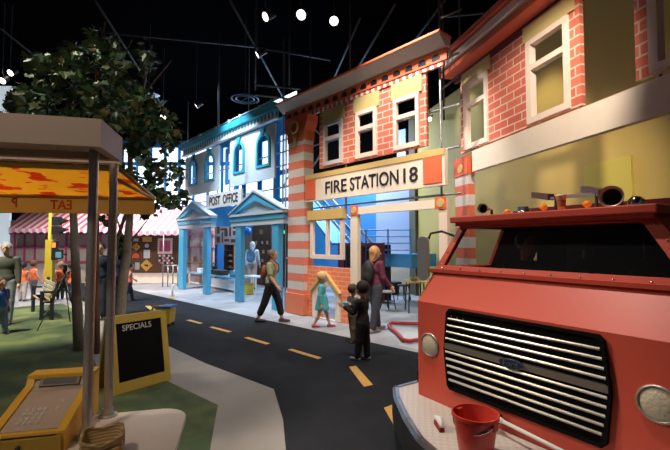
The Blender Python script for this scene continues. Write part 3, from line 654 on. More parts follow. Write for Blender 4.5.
for dy, dz in ((0, 0), (.05, .012), (.1, .02)):
    MB().bar(p0+Vector((0, dy, dz-.01)), p1+Vector((0, dy, dz-.01)), .02, .018).build('silver_rail', mat('aluminium', (.6, .6, .6), .35, .7), ld)
for f_ in (.1, .9): q_ = p0.lerp(p1, f_); MB().tube([q_, Vector((q_.x, q_.y, 0))], .012, 6).build('ladder_bracket', PIPED, ld)
X, Z = rpt(561.5, 210.5, yr+.04)
cp = fthing('paper_cup', 'beige paper cup with brown band standing on the truck roof', 'cup', FT, X, yr+.04, zr2)
MB().lathe([(0, 0), (.024, 0), (.034, .105), (.036, .11)], seg=20).build('cup_body', mat('cup_beige', (.8, .66, .42), .6), cp, smooth=True)
MB().lathe([(.0275, .03), (.0325, .08)], seg=20).build('sleeve', mat('cup_brown', (.4, .2, .08), .6), cp, smooth=True)
MB().lathe([(.037, .108), (.037, .116), (.032, .122), (0, .122)], seg=20).build('lid', mat('cup_lid', (.8, .68, .5), .5), cp, smooth=True)

# things on the bumper
X, Yb = FT.loc(flo(470, 452, .42)).xy
Xb, Yb = .93, -.44
bu = fthing('bucket', 'red plastic bucket standing on the truck bumper', 'bucket', FT, Xb, Yb, .42)
BR = mat('bucket_red', (.62, .05, .035), .35)
MB().lathe([(0, 0), (.098, 0), (.102, .01), (.135, .235), (.145, .24), (.145, .262), (.135, .262), (.096, .02), (0, .02)], seg=36).build('bucket_shell', BR, bu, smooth='auto')
MB().tube([(.145*math.cos(t), .145*math.sin(t)-.03*math.sin(t), .235-.07*abs(math.sin(t))) for t in [R(180+i*12) for i in range(16)]], .005, 6).build('bail_handle', CHROME, bu, smooth=True)
for s in (-1, 1): MB().box(s*.13-.02, s*.13+.02, -.02, .02, .2, .25).build('ear', BR, bu)
# hand brush
c = FT.loc(flo(439, 428, .42))
hb = fthing('hand_brush', 'small white hand brush with red bristles left of the bucket', 'brush', FT, c.x, c.y, .42)
d = Vector((.5, -.3, 0)).normalized()
MB().bar(-d*.07+Vector((0, 0, .015)), d*.07+Vector((0, 0, .015)), .035, .03).build('bristles', mat('bristle_red', (.3, .02, .02), .9), hb)
mbx = MB(); mbx.tube([-d*.10+Vector((0, .0, .04)), Vector((0, .01, .055)), d*.07+Vector((0, 0, .04))], [.012, .026, .014], 10); mbx.build('brush_back', WHITE, hb, smooth=True)
qa, qb = T(498, 419, -.07), T(562, 451, -.14); c = Vector((qa[0], -.07, 0)); c2 = Vector((qb[0], -.14, 0)); za, zb9 = max(.46, qa[1])-.42, max(.45, qb[1])-.42
mp = fthing('long_handled_brush', 'white handled brush with dark red head lying right of the bucket', 'brush', FT, c.x, c.y, .42)
v = Vector((c2.x-c.x, c2.y-c.y, zb9-za)); v.normalize()
O9 = Vector((0, 0, za))
MB().tube([O9, O9+v*.6], [.013, .012], 10).build('handle', WHITE, mp, smooth=True)
MB().tube([O9, O9+v*.05], [.024, .014], 10).build('ferrule', WHITE, mp, smooth=True)
MB().bar(O9-v*.07, O9+v*.01, .06, .06).build('brush_head', mat('bristle_dark', (.2, .015, .015), .9, bump=1, vscale=80), mp)

# ================================================================ PEOPLE
def surf(prims, h, k=.02, clips=()):
    """one closed skin round rounded cones and ellipsoids (smooth union on a grid, surface nets)"""
    lo = np.array([1e9]*3); hi = -lo
    for p in prims:
        if p[0] == 'c': a, b, ra, rb = p[1:5]; r = max(ra, rb); pts = (np.array(a), np.array(b))
        else: r = max(p[2]); pts = (np.array(p[1]),)
        for q_ in pts: lo = np.minimum(lo, q_-r); hi = np.maximum(hi, q_+r)
    lo -= 3*h; hi += 3*h; n = np.ceil((hi-lo)/h).astype(int)+1
    D = np.full(n, 1.0)
    for p in prims:
        if p[0] == 'c': a, b, ra, rb = np.array(p[1], float), np.array(p[2], float), p[3], p[4]; r = max(ra, rb); l2, h2 = np.minimum(a, b)-r, np.maximum(a, b)+r
        else: cc = np.array(p[1], float); rr = np.array(p[2], float); l2, h2 = cc-rr, cc+rr
        m_ = 2*h+k*2; i0 = np.maximum(0, np.floor((l2-m_-lo)/h).astype(int)); i1 = np.minimum(n, np.ceil((h2+m_-lo)/h).astype(int)+1)
        G = np.stack(np.meshgrid(*[lo[d]+h*np.arange(i0[d], i1[d]) for d in range(3)], indexing='ij'), -1)
        if p[0] == 'c':
            ab = b-a; t = np.clip(((G-a)@ab)/max(ab@ab, 1e-9), 0, 1); d = np.linalg.norm(G-a-t[..., None]*ab, axis=-1)-(ra+(rb-ra)*t)
        else:
            q1 = np.linalg.norm((G-cc)/rr, axis=-1); q2 = np.linalg.norm((G-cc)/rr**2, axis=-1)+1e-9; d = q1*(q1-1)/q2
        sl = tuple(slice(i0[j], i1[j]) for j in range(3)); o = D[sl]; hh = np.maximum(k-np.abs(o-d), 0)/k; D[sl] = np.minimum(o, d)-hh*hh*k*.25
    if clips:
        G = np.stack(np.meshgrid(*[lo[d]+h*np.arange(n[d]) for d in range(3)], indexing='ij'), -1)
        for c_, nn in clips: D = np.maximum(D, (G-np.array(c_))@np.array(nn))
    neg = D < 0; vs = {}; acc = np.zeros(tuple(n-1)+(3,)); cnt = np.zeros(tuple(n-1))
    N0, N1, N2 = n
    for ax in range(3):
        s0 = [slice(None)]*3; s1 = [slice(None)]*3; s0[ax] = slice(0, -1); s1[ax] = slice(1, None)
        A_, B_ = D[tuple(s0)], D[tuple(s1)]; cr = (A_ < 0) != (B_ < 0); I_ = np.argwhere(cr); t = A_[cr]/(A_[cr]-B_[cr]); P = I_.astype(float); P[:, ax] += t
        o1, o2 = [d for d in range(3) if d != ax]
        for da in (0, -1):
            for db in (0, -1):
                J = I_.copy(); J[:, o1] += da; J[:, o2] += db
                ok = ((J >= 0) & (J < n-1)).all(1); Jk = J[ok]
                np.add.at(acc, tuple(Jk.T), P[ok]); np.add.at(cnt, tuple(Jk.T), 1)
        vs[ax] = (I_, A_[cr] < 0)
    act = cnt > 0; idx = np.full(cnt.shape, -1); idx[act] = np.arange(act.sum()); V = acc[act]/cnt[act][:, None]*h+lo
    F_ = []
    for ax in range(3):
        I_, ins = vs[ax]; o1, o2 = [d for d in range(3) if d != ax]
        ok = (I_[:, o1] > 0) & (I_[:, o2] > 0) & (I_[:, o1] < n[o1]-1) & (I_[:, o2] < n[o2]-1); I_ = I_[ok]; ins = ins[ok]
        q_ = []
        for da, db in ((0, 0), (-1, 0), (-1, -1), (0, -1)):
            J = I_.copy(); J[:, o1] += da; J[:, o2] += db; q_.append(idx[tuple(J.T)])
        q_ = np.stack(q_, 1); fl_ = ins if ax != 1 else ~ins; q_[fl_] = q_[fl_][:, ::-1]; F_.append(q_)
    F_ = np.concatenate(F_); return V, F_
def skinobj(name, prims, h, m, par, k=.02, clips=()):
    V, F_ = surf(prims, h, k, clips)
    me = bpy.data.meshes.new(name); me.from_pydata(V.tolist(), [], F_.tolist()); me.materials.append(m); me.update()
    import bmesh
    bm = bmesh.new(); bm.from_mesh(me); bmesh.ops.recalc_face_normals(bm, faces=bm.faces); bmesh.ops.smooth_vert(bm, verts=bm.verts, factor=.35); bm.to_mesh(me); bm.free()
    me.polygons.foreach_set('use_smooth', [True]*len(me.polygons))
    o = bpy.data.objects.new(name, me); COL.objects.link(o); o.parent = par; return o
def human(label, foot, H, face, legs=((12, 6), (-14, 16)), arms=((-5, 6, 15), (10, 6, 20)), top=('tee', (.5, .5, .5)), bottom=('trousers', (.1, .1, .1)),
          shoes=(.05, .05, .05), hair=('short', (.1, .06, .04)), skin=SKIN, lean=0, child=0, h=.014, head_turn=0, extra=(), group=None, headtilt=0, sole=None):
    """face: 0 away from the camera, 90 to picture right, 180 towards the camera, -90 to picture left"""
    rot = math.atan2(fw.y, fw.x)-R(face)-math.pi/2
    t = thing('person', label, 'person', (foot.x, foot.y, 0), rot, group)
    hs = 1+.42*child; ls = 1-.07*child; w = 1+.06*child
    hip = .515*ls*H; L1, L2 = .245*ls*H, .235*ls*H; ank = .042*H
    V = Vector; lw = -R(lean)
    J = []; low = 0
    for i, s in enumerate((-1, 1)):
        a, bnd = map(R, legs[i]); hp = V((s*.052*H*w, 0, 0)); kn = hp+V((0, math.sin(a), -math.cos(a)))*L1; sa = a-bnd
        an = kn+V((s*.005*H, math.sin(sa), -math.cos(sa)))*L2; J.append([hp, kn, an, sa]); low = min(low, an.z-ank)
    up_ = V((0, 0, -low)); 
    for j in J: j[0] = j[0]+up_; j[1] = j[1]+up_; j[2] = j[2]+up_
    P0 = up_
    def T_(x, y, z): # torso point, z measured from the hip as a share of H
        return P0 + V((x*H, y*H*1.0+z*H*math.sin(R(lean)), z*H*math.cos(R(lean))))
    sh = .295*(1+.02*child)
    chest = T_(0, 0, .225); waist = T_(0, 0, .11); pel = T_(0, 0, .015); neck = T_(0, 0, .325); hc = T_(0, .012, .325)+V((0, 0, .085*H*hs))
    hr = .064*H*hs
    rot_h = R(head_turn); fdir = V((math.sin(rot_h), math.cos(rot_h), -math.sin(R(headtilt)))).normalized(); sdir = V((math.cos(rot_h), -math.sin(rot_h), 0))
    def torso(e, lo_=False):
        return [('e', chest, (.098*H*w+e, .064*H+e, .095*H+e)), ('e', waist, (.078*H*w+e, .056*H+e, .10*H+e)), ('e', T_(0, -.006, .02), (.088*H*w+e, .065*H+e, .07*H+e)), ('c', T_(-.085, 0, sh-.02), T_(.085, 0, sh-.02), .034*H+e, .034*H+e)]
    AR = []
    for i, s in enumerate((-1, 1)):
        f_, o_2, el = map(R, arms[i]); S0 = T_(s*.105*w, 0, sh-.012)
        d1 = V((s*math.sin(o_2)*math.cos(f_), math.sin(f_), -math.cos(f_)*math.cos(o_2))).normalized(); E0 = S0+d1*.165*H
        f2 = f_+el; d2 = V((s*math.sin(o_2)*math.cos(f2)*.5, math.sin(f2), -math.cos(f2)*math.cos(o_2))).normalized(); W0 = E0+d2*.145*H; AR.append((S0, E0, W0, d2, s))
    B_ = torso(0)
    B_ += [('c', T_(0, 0, .30), hc-V((0, .01*H, .02*H)), .032*H, .03*H), ('e', hc+V((0, 0, .012*H)), (hr*.80, hr*.92, hr*1.0)), ('e', hc+fdir*.25*hr-V((0, 0, hr*.5)), (hr*.55, hr*.6, hr*.5)),
           ('c', hc+fdir*hr*.88+V((0, 0, hr*.05)), hc+fdir*hr*1.05-V((0, 0, hr*.22)), hr*.07, hr*.13)]
    for s in (-1, 1): B_.append(('e', hc+sdir*s*hr*.82-fdir*.05*hr, (hr*.12, hr*.18, hr*.26)))
    for hp, kn, an, sa in J:
        B_ += [('c', hp, kn, .052*H, .034*H), ('c', kn, kn.lerp(an, .35), .033*H, .033*H), ('c', kn.lerp(an, .35), an, .033*H, .021*H), ('c', an-V((0, .02*H, ank*.45)), an+V((0, .085*H, -ank*.62)), .022*H, .016*H)]
    for S0, E0, W0, d2, s in AR:
        B_ += [('c', S0, E0, .031*H, .023*H), ('c', E0, E0.lerp(W0, .3), .023*H, .023*H), ('c', E0.lerp(W0, .3), W0, .023*H, .016*H)]
        sx = V((0, 1, 0)); sx = (sx-d2*sx.dot(d2)).normalized() if abs(d2.y) < .9 else V((0, 0, 1)); nx = d2.cross(sx)*(-s)
        pm = W0+d2*.045*H; B_ += [('c', W0, pm, .016*H, .019*H)]
        for q_ in range(4):
            b0 = pm+sx*(.014-.0095*q_)*H+d2*.012*H; ln = (.040, .045, .041, .032)[q_]*H; b1 = b0+d2*ln*.55; b2 = b1+(d2*.75+nx*.6)*ln*.5
            B_ += [('c', b0, b1, .0062*H, .0056*H), ('c', b1, b2, .0056*H, .005*H)]
        th = W0+d2*.02*H+sx*.014*H; B_ += [('c', th, th+(sx*.8+d2*.8)*.022*H, .0075*H, .0065*H), ('c', th+(sx*.8+d2*.8)*.022*H, th+(sx*.9+d2*1.6)*.024*H, .0065*H, .0055*H)]
    skinobj('body', B_, h, skin, t, .018)
    # clothes
    kind, tc_ = top; m_ = mat('cloth_%.2f_%.2f_%.2f' % tuple(tc_), tc_, .85, var=.12, vscale=9)
    e = .012
    TP = torso(e)+[('e', T_(0, 0, .05), (.09*H*w+e, .07*H+e, .075*H+e))]
    for S0, E0, W0, d2, s in AR:
        if kind == 'vest': continue
        if kind == 'tee': TP.append(('c', S0, S0.lerp(E0, .72), .034*H+e*.8, .032*H+e))
        else: TP += [('c', S0, E0, .034*H+e*.8, .027*H+e*.8), ('c', E0, W0.lerp(E0, .08), .027*H+e*.8, .022*H+e*.6)]
    if kind == 'dress':
        TP += [('c', T_(0, 0, .08), T_(0, 0, -.12), .085*H+e, .125*H+e)]
    skinobj({'tee': 'shirt', 'long': 'jacket', 'vest': 'vest', 'dress': 'dress'}[kind], TP, h, m_, t, .02, [(tuple(T_(0, 0, -.02 if kind != 'dress' else -.15)), (0, 0, -1))])
    if kind != 'dress':
        kb, bc = bottom; cut = {'trousers': .93, 'capris': .62, 'shorts': .1}[kb]; PP = [('e', T_(0, -.006, .0), (.09*H*w+e, .068*H+e, .065*H+e))]
        for hp, kn, an, sa in J:
            PP.append(('c', hp, kn, .056*H+e, .042*H+e))
            PP.append(('c', kn, kn.lerp(an, cut), .042*H+e, (.032*H if kb == 'trousers' else .038*H)+e))
        skinobj('trousers', PP, h, mat('cloth_%.2f_%.2f_%.2f' % tuple(bc), bc, .85, var=.12, vscale=9), t, .02)
    for hp, kn, an, sa in J:
        a_ = an-V((0, .022*H, ank*.5)); skinobj('shoe', [('c', a_, an+V((0, .10*H, -ank*.6)), .026*H, .019*H), ('c', an, a_, .024*H, .026*H)], h*.8, mat('shoe_%.2f_%.2f_%.2f' % tuple(shoes), shoes, .6), t, .01, [((0, 0, 0.0), (0, 0, -1))])
    hk, hcol = hair; hm = mat('hair_%.2f_%.2f_%.2f' % tuple(hcol), hcol, .7, var=.3, vscale=40)
    if hk != 'none':
        HP = [('e', hc-fdir*hr*.2+V((0, 0, hr*.32)), (hr*.96, hr*1.02, hr*1.02))]
        if hk == 'long': HP += [('c', hc-fdir*hr*.4, hc-fdir*hr*.5-V((0, 0, hr*1.4)), hr*.78, hr*.62)]+[('c', hc+sdir*s*hr*.62, hc+sdir*s*hr*.6-V((0, 0, hr*1.2)), hr*.38, hr*.3) for s in (-1, 1)]
        if hk == 'bun': HP += [('e', hc-fdir*hr*.8+V((0, 0, hr*.75)), (hr*.4, hr*.4, hr*.4)), ('c', hc-fdir*hr*.4, hc-fdir*hr*.45-V((0, 0, hr*.6)), hr*.7, hr*.45)]
        if hk == 'cap': HP += [('c', hc+V((0, 0, hr*.55)), hc+fdir*hr*1.35+V((0, 0, hr*.4)), hr*.5, hr*.12)]
        skinobj('cap' if hk == 'cap' else 'hair', HP, h*.8, hm, t, .015, [(tuple(hc+fdir*hr*(.42 if hk != 'cap' else 2.2)+V((0, 0, 0))), tuple((fdir*.85-V((0, 0, .5))).normalized())), (tuple(hc-V((0, 0, hr*(.6 if hk == 'short' else (-.2 if hk == 'cap' else 3))))), (0, 0, -1))])
    for s in (-1, 1):
        e_ = MB().ball(hc+fdir*hr*.84+sdir*s*hr*.32+V((0, 0, hr*.12)), hr*.10, 8).build('eye', mat('eye_dark', (.03, .02, .02), .3), t, smooth=True)
    e_ = MB().ball(hc+fdir*hr*.80-V((0, 0, hr*.48)), hr*.2, 8, (1, .5, .3)).build('mouth', mat('lips', (.45, .14, .12), .5), t, smooth=True)
    for ex in extra:
        if ex[0] == 'pack':
            col = ex[1]; sz = ex[2] if len(ex) > 2 else 1; c_ = T_(0, -.105, .19)
            k_ = skinobj('backpack', [('e', c_, (.085*H*sz, .055*H*sz, .12*H*sz)), ('e', c_-V((0, .02*H, .06*H)), (.075*H*sz, .05*H*sz, .07*H*sz))], h, mat('pack_%.2f_%.2f_%.2f' % tuple(col), col, .7), t, .03)
            for s in (-1, 1):
                pts = [T_(s*.055, -.07, .30), T_(s*.06, .0, .335), T_(s*.06, .075, .28), T_(s*.07, .078, .2), T_(s*.085, .0, .12)]
                MB().tube(pts, .011*H, 6).build('strap', mat('pack_%.2f_%.2f_%.2f' % tuple(col), col, .7), k_, smooth=True)
        if ex[0] == 'hold':
            W0 = AR[1][2]+AR[1][3]*.07*H; MB().box(W0.x-.05, W0.x+.05, W0.y-.02, W0.y+.1, W0.z-.03, W0.z+.03).build('held_toy', mat('toy_teal', (.1, .45, .5), .5), t, bevel=.01)
    return t
human('person in pale green top, black capris and sandals walking past the striped pillar', flo(271, 322), 1.62, 100, legs=((22, 10), (-18, 6)), arms=((-8, 8, 25), (8, 8, 30)), top=('tee', (.38, .42, .26)), bottom=('capris', (.012, .012, .015)), shoes=(.08, .05, .04), hair=('short', (.17, .12, .09)), h=.010, lean=2, extra=(('pack', (.32, .09, .04), .75),))
human('small child in turquoise dress and red shoes with blond hair', flo(322, 327), 1.12, 95, legs=((20, 5), (-12, 14)), arms=((5, 8, 12), (-6, 10, 10)), top=('dress', (.10, .45, .50)), shoes=(.5, .06, .1), hair=('bun', (.62, .42, .18)), child=1, h=.009)
human('child in black clothes and dark hair standing on the road holding a toy', flo(363, 360), 1.13, -60, legs=((7, 0), (-5, 0)), arms=((30, 6, 85), (35, 8, 70)), top=('long', (.010, .010, .012)), bottom=('trousers', (.012, .012, .014)), shoes=(.22, .28, .34), hair=('short', (.025, .015, .012)), child=1, h=.009, extra=(('hold',),), head_turn=20)
human('toddler in brown trousers half hidden behind the child in black', flo(353, 342.5), .98, 60, legs=((5, 0), (-5, 0)), arms=((0, 8, 12), (5, 8, 18)), top=('tee', (.10, .09, .09)), bottom=('trousers', (.14, .11, .08)), shoes=(.1, .1, .1), hair=('short', (.06, .035, .02)), child=1, h=.010)
human('person in maroon jacket and grey trousers with black backpack facing the fire station', flo(375, 331), 1.68, 55, legs=((12, 2), (-8, 4)), arms=((5, 6, 25), (8, 8, 35)), top=('long', (.13, .022, .05)), bottom=('trousers', (.045, .05, .07)), shoes=(.30, .27, .25), hair=('long', (.50, .26, .10)), h=.011, extra=(('pack', (.012, .012, .015), 1.05),), head_turn=40)
NV = (.012, .022, .06)
human('person in navy clothes standing between the two market posts', flo(99, 319), 1.74, 160, legs=((4, 0), (-4, 0)), top=('long', NV), bottom=('trousers', (.012, .018, .04)), hair=('short', (.03, .02, .02)), h=.016)
human('person in navy jacket leaning behind the pale tree trunk', flo(117, 315), 1.60, -60, legs=((4, 0), (-4, 0)), top=('long', (.012, .024, .07)), bottom=('trousers', (.015, .02, .045)), hair=('short', (.04, .03, .02)), h=.016, lean=14)
human('child in orange vest with dark hair beside the pale tree trunk', flo(129, 301), 1.12, 50, legs=((15, 5), (-15, 20)), arms=((20, 30, 30), (-30, 30, 10)), top=('vest', (.85, .16, .07)), bottom=('trousers', (.03, .03, .05)), hair=('short', (.015, .01, .01)), child=1, h=.016)
G_ = None
for (x, y, H_, fc, hairc, bot, lb) in ((22, 301, 1.13, -20, (.02, .015, .015), (.5, .45, .42), 'child in orange vest and pale trousers nearest the picture\'s left edge'),
        (33, 299, 1.16, 25, (.10, .05, .03), (.16, .16, .2), 'child in orange vest with brown hair behind the bench left end'),
        (47, 301, 1.22, 20, (.04, .02, .015), (.3, .32, .4), 'child in orange vest with dark curly hair at the bench seat'),
        (60, 299, 1.12, -30, (.45, .28, .14), (.06, .06, .08), 'fair haired child in orange vest behind the bench back'),
        (71, 301, 1.10, 10, (.12, .06, .04), (.05, .05, .07), 'child in orange vest right of the tripod')):
    human(lb, flo(x, y), H_, fc, legs=((5, 0), (-5, 0)), top=('vest', (.85, .17, .07)), bottom=('trousers', bot), hair=('short', hairc), child=1, h=.018)
human('person in grey cap and dark green jacket at the left edge', flo(4, 324), 1.74, 150, legs=((8, 0), (-6, 0)), top=('long', (.06, .065, .05)), bottom=('trousers', (.22, .25, .28)), shoes=(.1, .1, .12), hair=('cap', (.25, .24, .22)), h=.014, arms=((5, 8, 10), (5, 8, 15)))
human('child in blue shirt with red backpack at the very left edge', flo(-1, 334), 1.05, 110, legs=((12, 5), (-8, 5)), top=('tee', (.03, .14, .5)), bottom=('trousers', (.16, .22, .36)), shoes=(.03, .04, .08), hair=('short', (.05, .03, .02)), child=1, h=.014, extra=(('pack', (.55, .05, .04), 1.3),))
human('person in white hood with blue grey satchel inside the post office', flo(252, 289), 1.78, 5, legs=((4, 0), (-4, 0)), top=('long', (.7, .7, .72)), bottom=('trousers', (.5, .35, .28)), hair=('long', (.7, .7, .7)), child=0, h=.016, extra=(('pack', (.10, .20, .32), 1.1),))
p_ = human('person with brown hair seated inside the truck cab', FT.at(.52, .85), 1.55, 175, legs=((80, 80), (80, 80)), arms=((20, 6, 50), (20, 6, 50)), top=('long', (.05, .04, .05)), bottom=('trousers', (.03, .03, .04)), hair=('short', (.06, .035, .02)), h=.016)
p_.location.z = .60

# ================================================================ MARKET STALL (frame FS)
WHT = mat('counter_laminate', (.72, .62, .52), .35, var=.03)
ms = fthing('market_stall', 'market stall corner with taupe fascia, steel posts and rounded pale counter', 'market stall', FS)
TAU = mat('taupe_board', (.42, .32, .25), .6, var=.05)
ob = lambda name, x0, x1, y0, y1, z0, z1, m, par, **k: MB().box(x0, x1, y0, y1, z0, z1).build(name, m, par, **k)
ob('fascia', -2.6, 0, 0, .05, 2.26, 2.41, TAU, ms); ob('fascia', -.05, 0, .05, .40, 2.26, 2.41, TAU, ms); ob('fascia', -2.6, -.05, .35, .40, 2.26, 2.41, TAU, ms)
ob('soffit', -2.58, -.05, .05, .35, 2.30, 2.33, TAU, ms)
CT = .64
for (x, y) in ((-.12, .28), (-.09, .56)):
    p = MB().tube([(x, y, CT), (x, y, 2.30 if y < .4 else 2.28)], .026, 24).build('post', STEEL, ms, smooth='auto')
    MB().lathe([(.026, .05), (.034, .05), (.036, .012), (.055, .008), (.055, 0)], (x, y, CT), (0, 0, 1), 24).build('post_flange', STEEL, p, smooth='auto')
ob('top_rail', -2.5, -.05, .53, .59, 2.27, 2.32, TAU, ms)
ct = [(-2.4, -.9), (.40, -.9), (.40, .40)] + [(.23+.17*math.cos(R(a)), .43+.17*math.sin(R(a))) for a in (10, 25, 40, 55, 70, 85)] + [(-2.4, .60)]
MB().slab(ct, CT-.035, CT).build('counter_top', WHT, ms, bevel=.006)
MB().slab([(x-.05 if x > 0 else x, y-.06 if y > 0 else y) for x, y in ct], .05, CT-.035).build('counter_base', mat('counter_base', (.45, .38, .32), .6), ms)
# cash register
cr = fthing('cash_register', 'yellow toy cash register with grey keypad and display on the counter', 'cash register', FS, -.36, .40, CT)
YR = mat('register_yellow', (.80, .46, .05), .4, var=.04)
GM = mat('keypad_metal', (.52, .45, .38), .5, .2)
W_ = .185; yf, yb_ = -.27, .26
side = [(yf, 0), (yf, .10), (yf+.02, .115), (.13, .235), (.16, .285), (yb_, .285), (yb_, 0)]
for s_ in (-1, 1):
    MB().prism([side], (s_*W_-(.045 if s_ > 0 else 0), 0, 0), (0, 1, 0), (0, 0, 1), (1, 0, 0), .045).build('side_cheek', YR, cr, bevel=.004)
mid = [(yf+.01, 0), (yf+.01, .095), (yf+.04, .105), (.13, .22), (.165, .262), (yb_-.02, .262), (yb_-.02, 0)]
MB().prism([mid], (-W_+.045, 0, 0), (0, 1, 0), (0, 0, 1), (1, 0, 0), 2*W_-.09).build('body', mat('register_body', (.42, .34, .28), .5), cr)
ob('top_cap', -W_, W_, .15, yb_+.005, .262, .292, YR, cr, bevel=.005)
ob('front_lip', -W_, W_, yf-.003, yf+.03, .095, .112, YR, cr, bevel=.003)
dw = ob('drawer', -W_+.012, W_-.012, yf-.018, yf, .012, .088, mat('drawer_yellow', (.42, .26, .03), .5), cr, bevel=.004)
MB().lathe([(0, .022), (.010, .018), (.012, .008), (.006, 0)], (-.02, yf-.018, .05), (0, -1, 0), 14).build('knob', BLACK, dw, smooth=True)
sl = Vector((0, .13-(yf+.04), .22-.105)).normalized(); so = Vector((0, yf+.04, .106)); sn = Vector((0, -sl.z, sl.y))
MB().prism([rect(-W_+.05, W_-.05, 0, .325)], so, (1, 0, 0), sl, sn, .005).build('keypad_panel', GM, cr)
KEYM = mat('key_pale', (.72, .64, .54), .4, .2)
for j in range(4):
    for i in range(4):
        c_ = so+Vector((-.075+i*.030, 0, 0))+sl*(.05+j*.036)+sn*.005; MB().lathe([(0, .012), (.009, .011), (.0125, 0)], c_, sn, 14).build('key', KEYM, cr, smooth=True)
for i in range(2):
    c_ = so+Vector((.075, 0, 0))+sl*(.16+i*.06)+sn*.005; MB().lathe([(0, .012), (.009, .011), (.0125, 0)], c_, sn, 14).build('key', KEYM, cr, smooth=True)
d2 = Vector((0, .035, .042)).normalized(); dn = Vector((0, -d2.z, d2.y))
q_ = MB().prism([rect(-.11, .11, .0, .055)], Vector((0, .13, .222)), (1, 0, 0), d2, dn, .012).build('display_bezel', mat('bezel_brown', (.22, .17, .13), .6), cr)
MB().prism([rect(-.09, .09, .010, .045)], Vector((0, .13, .222))+dn*.012, (1, 0, 0), d2, dn, .002).build('display', BLACK, q_)
# baskets
WK = mat_tex('wicker', lambda nt, co, sp: ramp(nt, (lambda t: (nt.links.new(co, t.inputs[0]), t.inputs['Scale'].__setattr__('default_value', 22), t.inputs['Distortion'].__setattr__('default_value', 1.5), setattr(t, 'bands_direction', 'Z'), t.outputs['Fac'])[4])(nt.nodes.new('ShaderNodeTexWave')), [(0, (.30, .19, .07)), (1, (.62, .44, .2))], False), .7)
def basket(lab, x, y, z, rz):
    t = thing('wicker_basket', lab, 'basket', FS.at(x, y, z), FS.a+rz, 'baskets on the market counter')
    def ring(s_, z_, n=28):
        out = []
        for i in range(n):
            a = 2*math.pi*i/n; r_ = s_/max(abs(math.cos(a)), abs(math.sin(a)))**.75; out.append(Vector((r_*math.cos(a), r_*math.sin(a)*1.08, z_+.01*math.cos(4*a)*-1*(z_ > .05))))
        return out
    lv = [ring(.072, 0), ring(.084, .04), ring(.096, .085), ring(.089, .085), ring(.078, .04), ring(.066, .012)]
    n = 28; vs = [p for l in lv for p in l]; fsx = [(i*n+j, i*n+(j+1) % n, (i+1)*n+(j+1) % n, (i+1)*n+j) for i in range(5) for j in range(n)]+[tuple(reversed(range(n))), tuple(range(5*n, 6*n))]
    MB().add(vs, fsx).build('weave', WK, t, smooth='auto')
    r_ = ring(.094, .088); MB().tube(r_+[r_[0]], .008, 8, cap=False).build('rim', WK, t, smooth=True)
    r_ = ring(.088, .052); MB().tube(r_+[r_[0]], .006, 8, cap=False).build('band', WK, t, smooth=True)
basket('lower wicker basket holding another on the counter', .055, -.04, CT, R(8))
basket('upper wicker basket nested in another at the steel post', .055, -.035, CT+.045, R(14))
# yellow awning hung outside the stall
aw = fthing('yellow_awning', 'yellow fabric awning with red print beyond the taupe fascia', 'awning', FS, 0, .62, 0)
def awm():
    def f(nt, co, sp):
        n = nt.nodes.new('ShaderNodeTexNoise'); n.inputs['Scale'].default_value = 5.5; n.inputs['Detail'].default_value = 3
        mp_ = nt.nodes.new('ShaderNodeMapping'); mp_.inputs['Scale'].default_value = (1, 1.8, 1); nt.links.new(co, mp_.inputs[0]); nt.links.new(mp_.outputs[0], n.inputs['Vector'])
        return ramp(nt, n.outputs['Fac'], [(0, (.86, .58, .12)), (.57, (.72, .16, .06))])
    m = mat_tex('awning_print', f, .8); nt = m.node_tree; b = nt.nodes['Principled BSDF']; out_ = nt.nodes['Material Output']
    tr_ = nt.nodes.new('ShaderNodeBsdfTranslucent'); mx = nt.nodes.new('ShaderNodeMixShader'); mx.inputs[0].default_value = .6
    l_ = b.inputs['Base Color'].links[0].from_socket; nt.links.new(l_, tr_.inputs[0]); nt.links.new(b.outputs[0], mx.inputs[1]); nt.links.new(tr_.outputs[0], mx.inputs[2]); nt.links.new(mx.outputs[0], out_.inputs[0]); return m
AWM = awm()
def translucent(name, col):
    m = mat(name, col, .8); nt = m.node_tree; b = nt.nodes['Principled BSDF']; tr_ = nt.nodes.new('ShaderNodeBsdfTranslucent'); tr_.inputs[0].default_value = (*col, 1)
    mx = nt.nodes.new('ShaderNodeMixShader'); mx.inputs[0].default_value = .55; nt.links.new(b.outputs[0], mx.inputs[1]); nt.links.new(tr_.outputs[0], mx.inputs[2]); nt.links.new(mx.outputs[0], nt.nodes['Material Output'].inputs[0]); return m
VAL = translucent('valance_cloth', (.74, .56, .26))
XA, XL, yR, yE, zR, zE = 0.03, -2.6, -.04, .62, 2.25, 2.125
MB().add([(XL, yR, zR), (XA-.1, yR, zR), (XA, yE, zE), (XL, yE, zE), (XL, yR, zR+.004), (XA-.1, yR, zR+.004), (XA, yE, zE+.004), (XL, yE, zE+.004)], [(0, 1, 2, 3), (7, 6, 5, 4), (0, 4, 5, 1), (1, 5, 6, 2), (2, 6, 7, 3), (3, 7, 4, 0)]).build('canopy', AWM, aw)
ob('valance', XL, XA, yE, yE+.004, 1.985, zE, VAL, aw)
MB().add([(XA, yE, 1.985), (XA, yE, zE), (XA-.1, yR, zR), (XA-.1, yR, zR-.04)], [(0, 1, 2, 3)])
YF = mat('awning_frame', (.34, .22, .05), .5)
MB().tube([(XL, yE-.01, zE-.012), (XA, yE-.01, zE-.012)], .014, 8).build('frame_tube', YF, aw, smooth=True)
MB().tube([(XL, yR, zR-.005), (XA-.1, yR, zR-.005)], .018, 8).build('frame_tube', YF, aw, smooth=True)
MB().tube([(XA-.1, yR, zR-.0), (XA, yE, zE-.005)], .014, 8).build('frame_tube', YF, aw, smooth=True)
MB().tube([(XA-.1, yR-.02, 2.17), (XA, yE, zE-.012)], .012, 8).build('frame_tube', YF, aw, smooth=True)
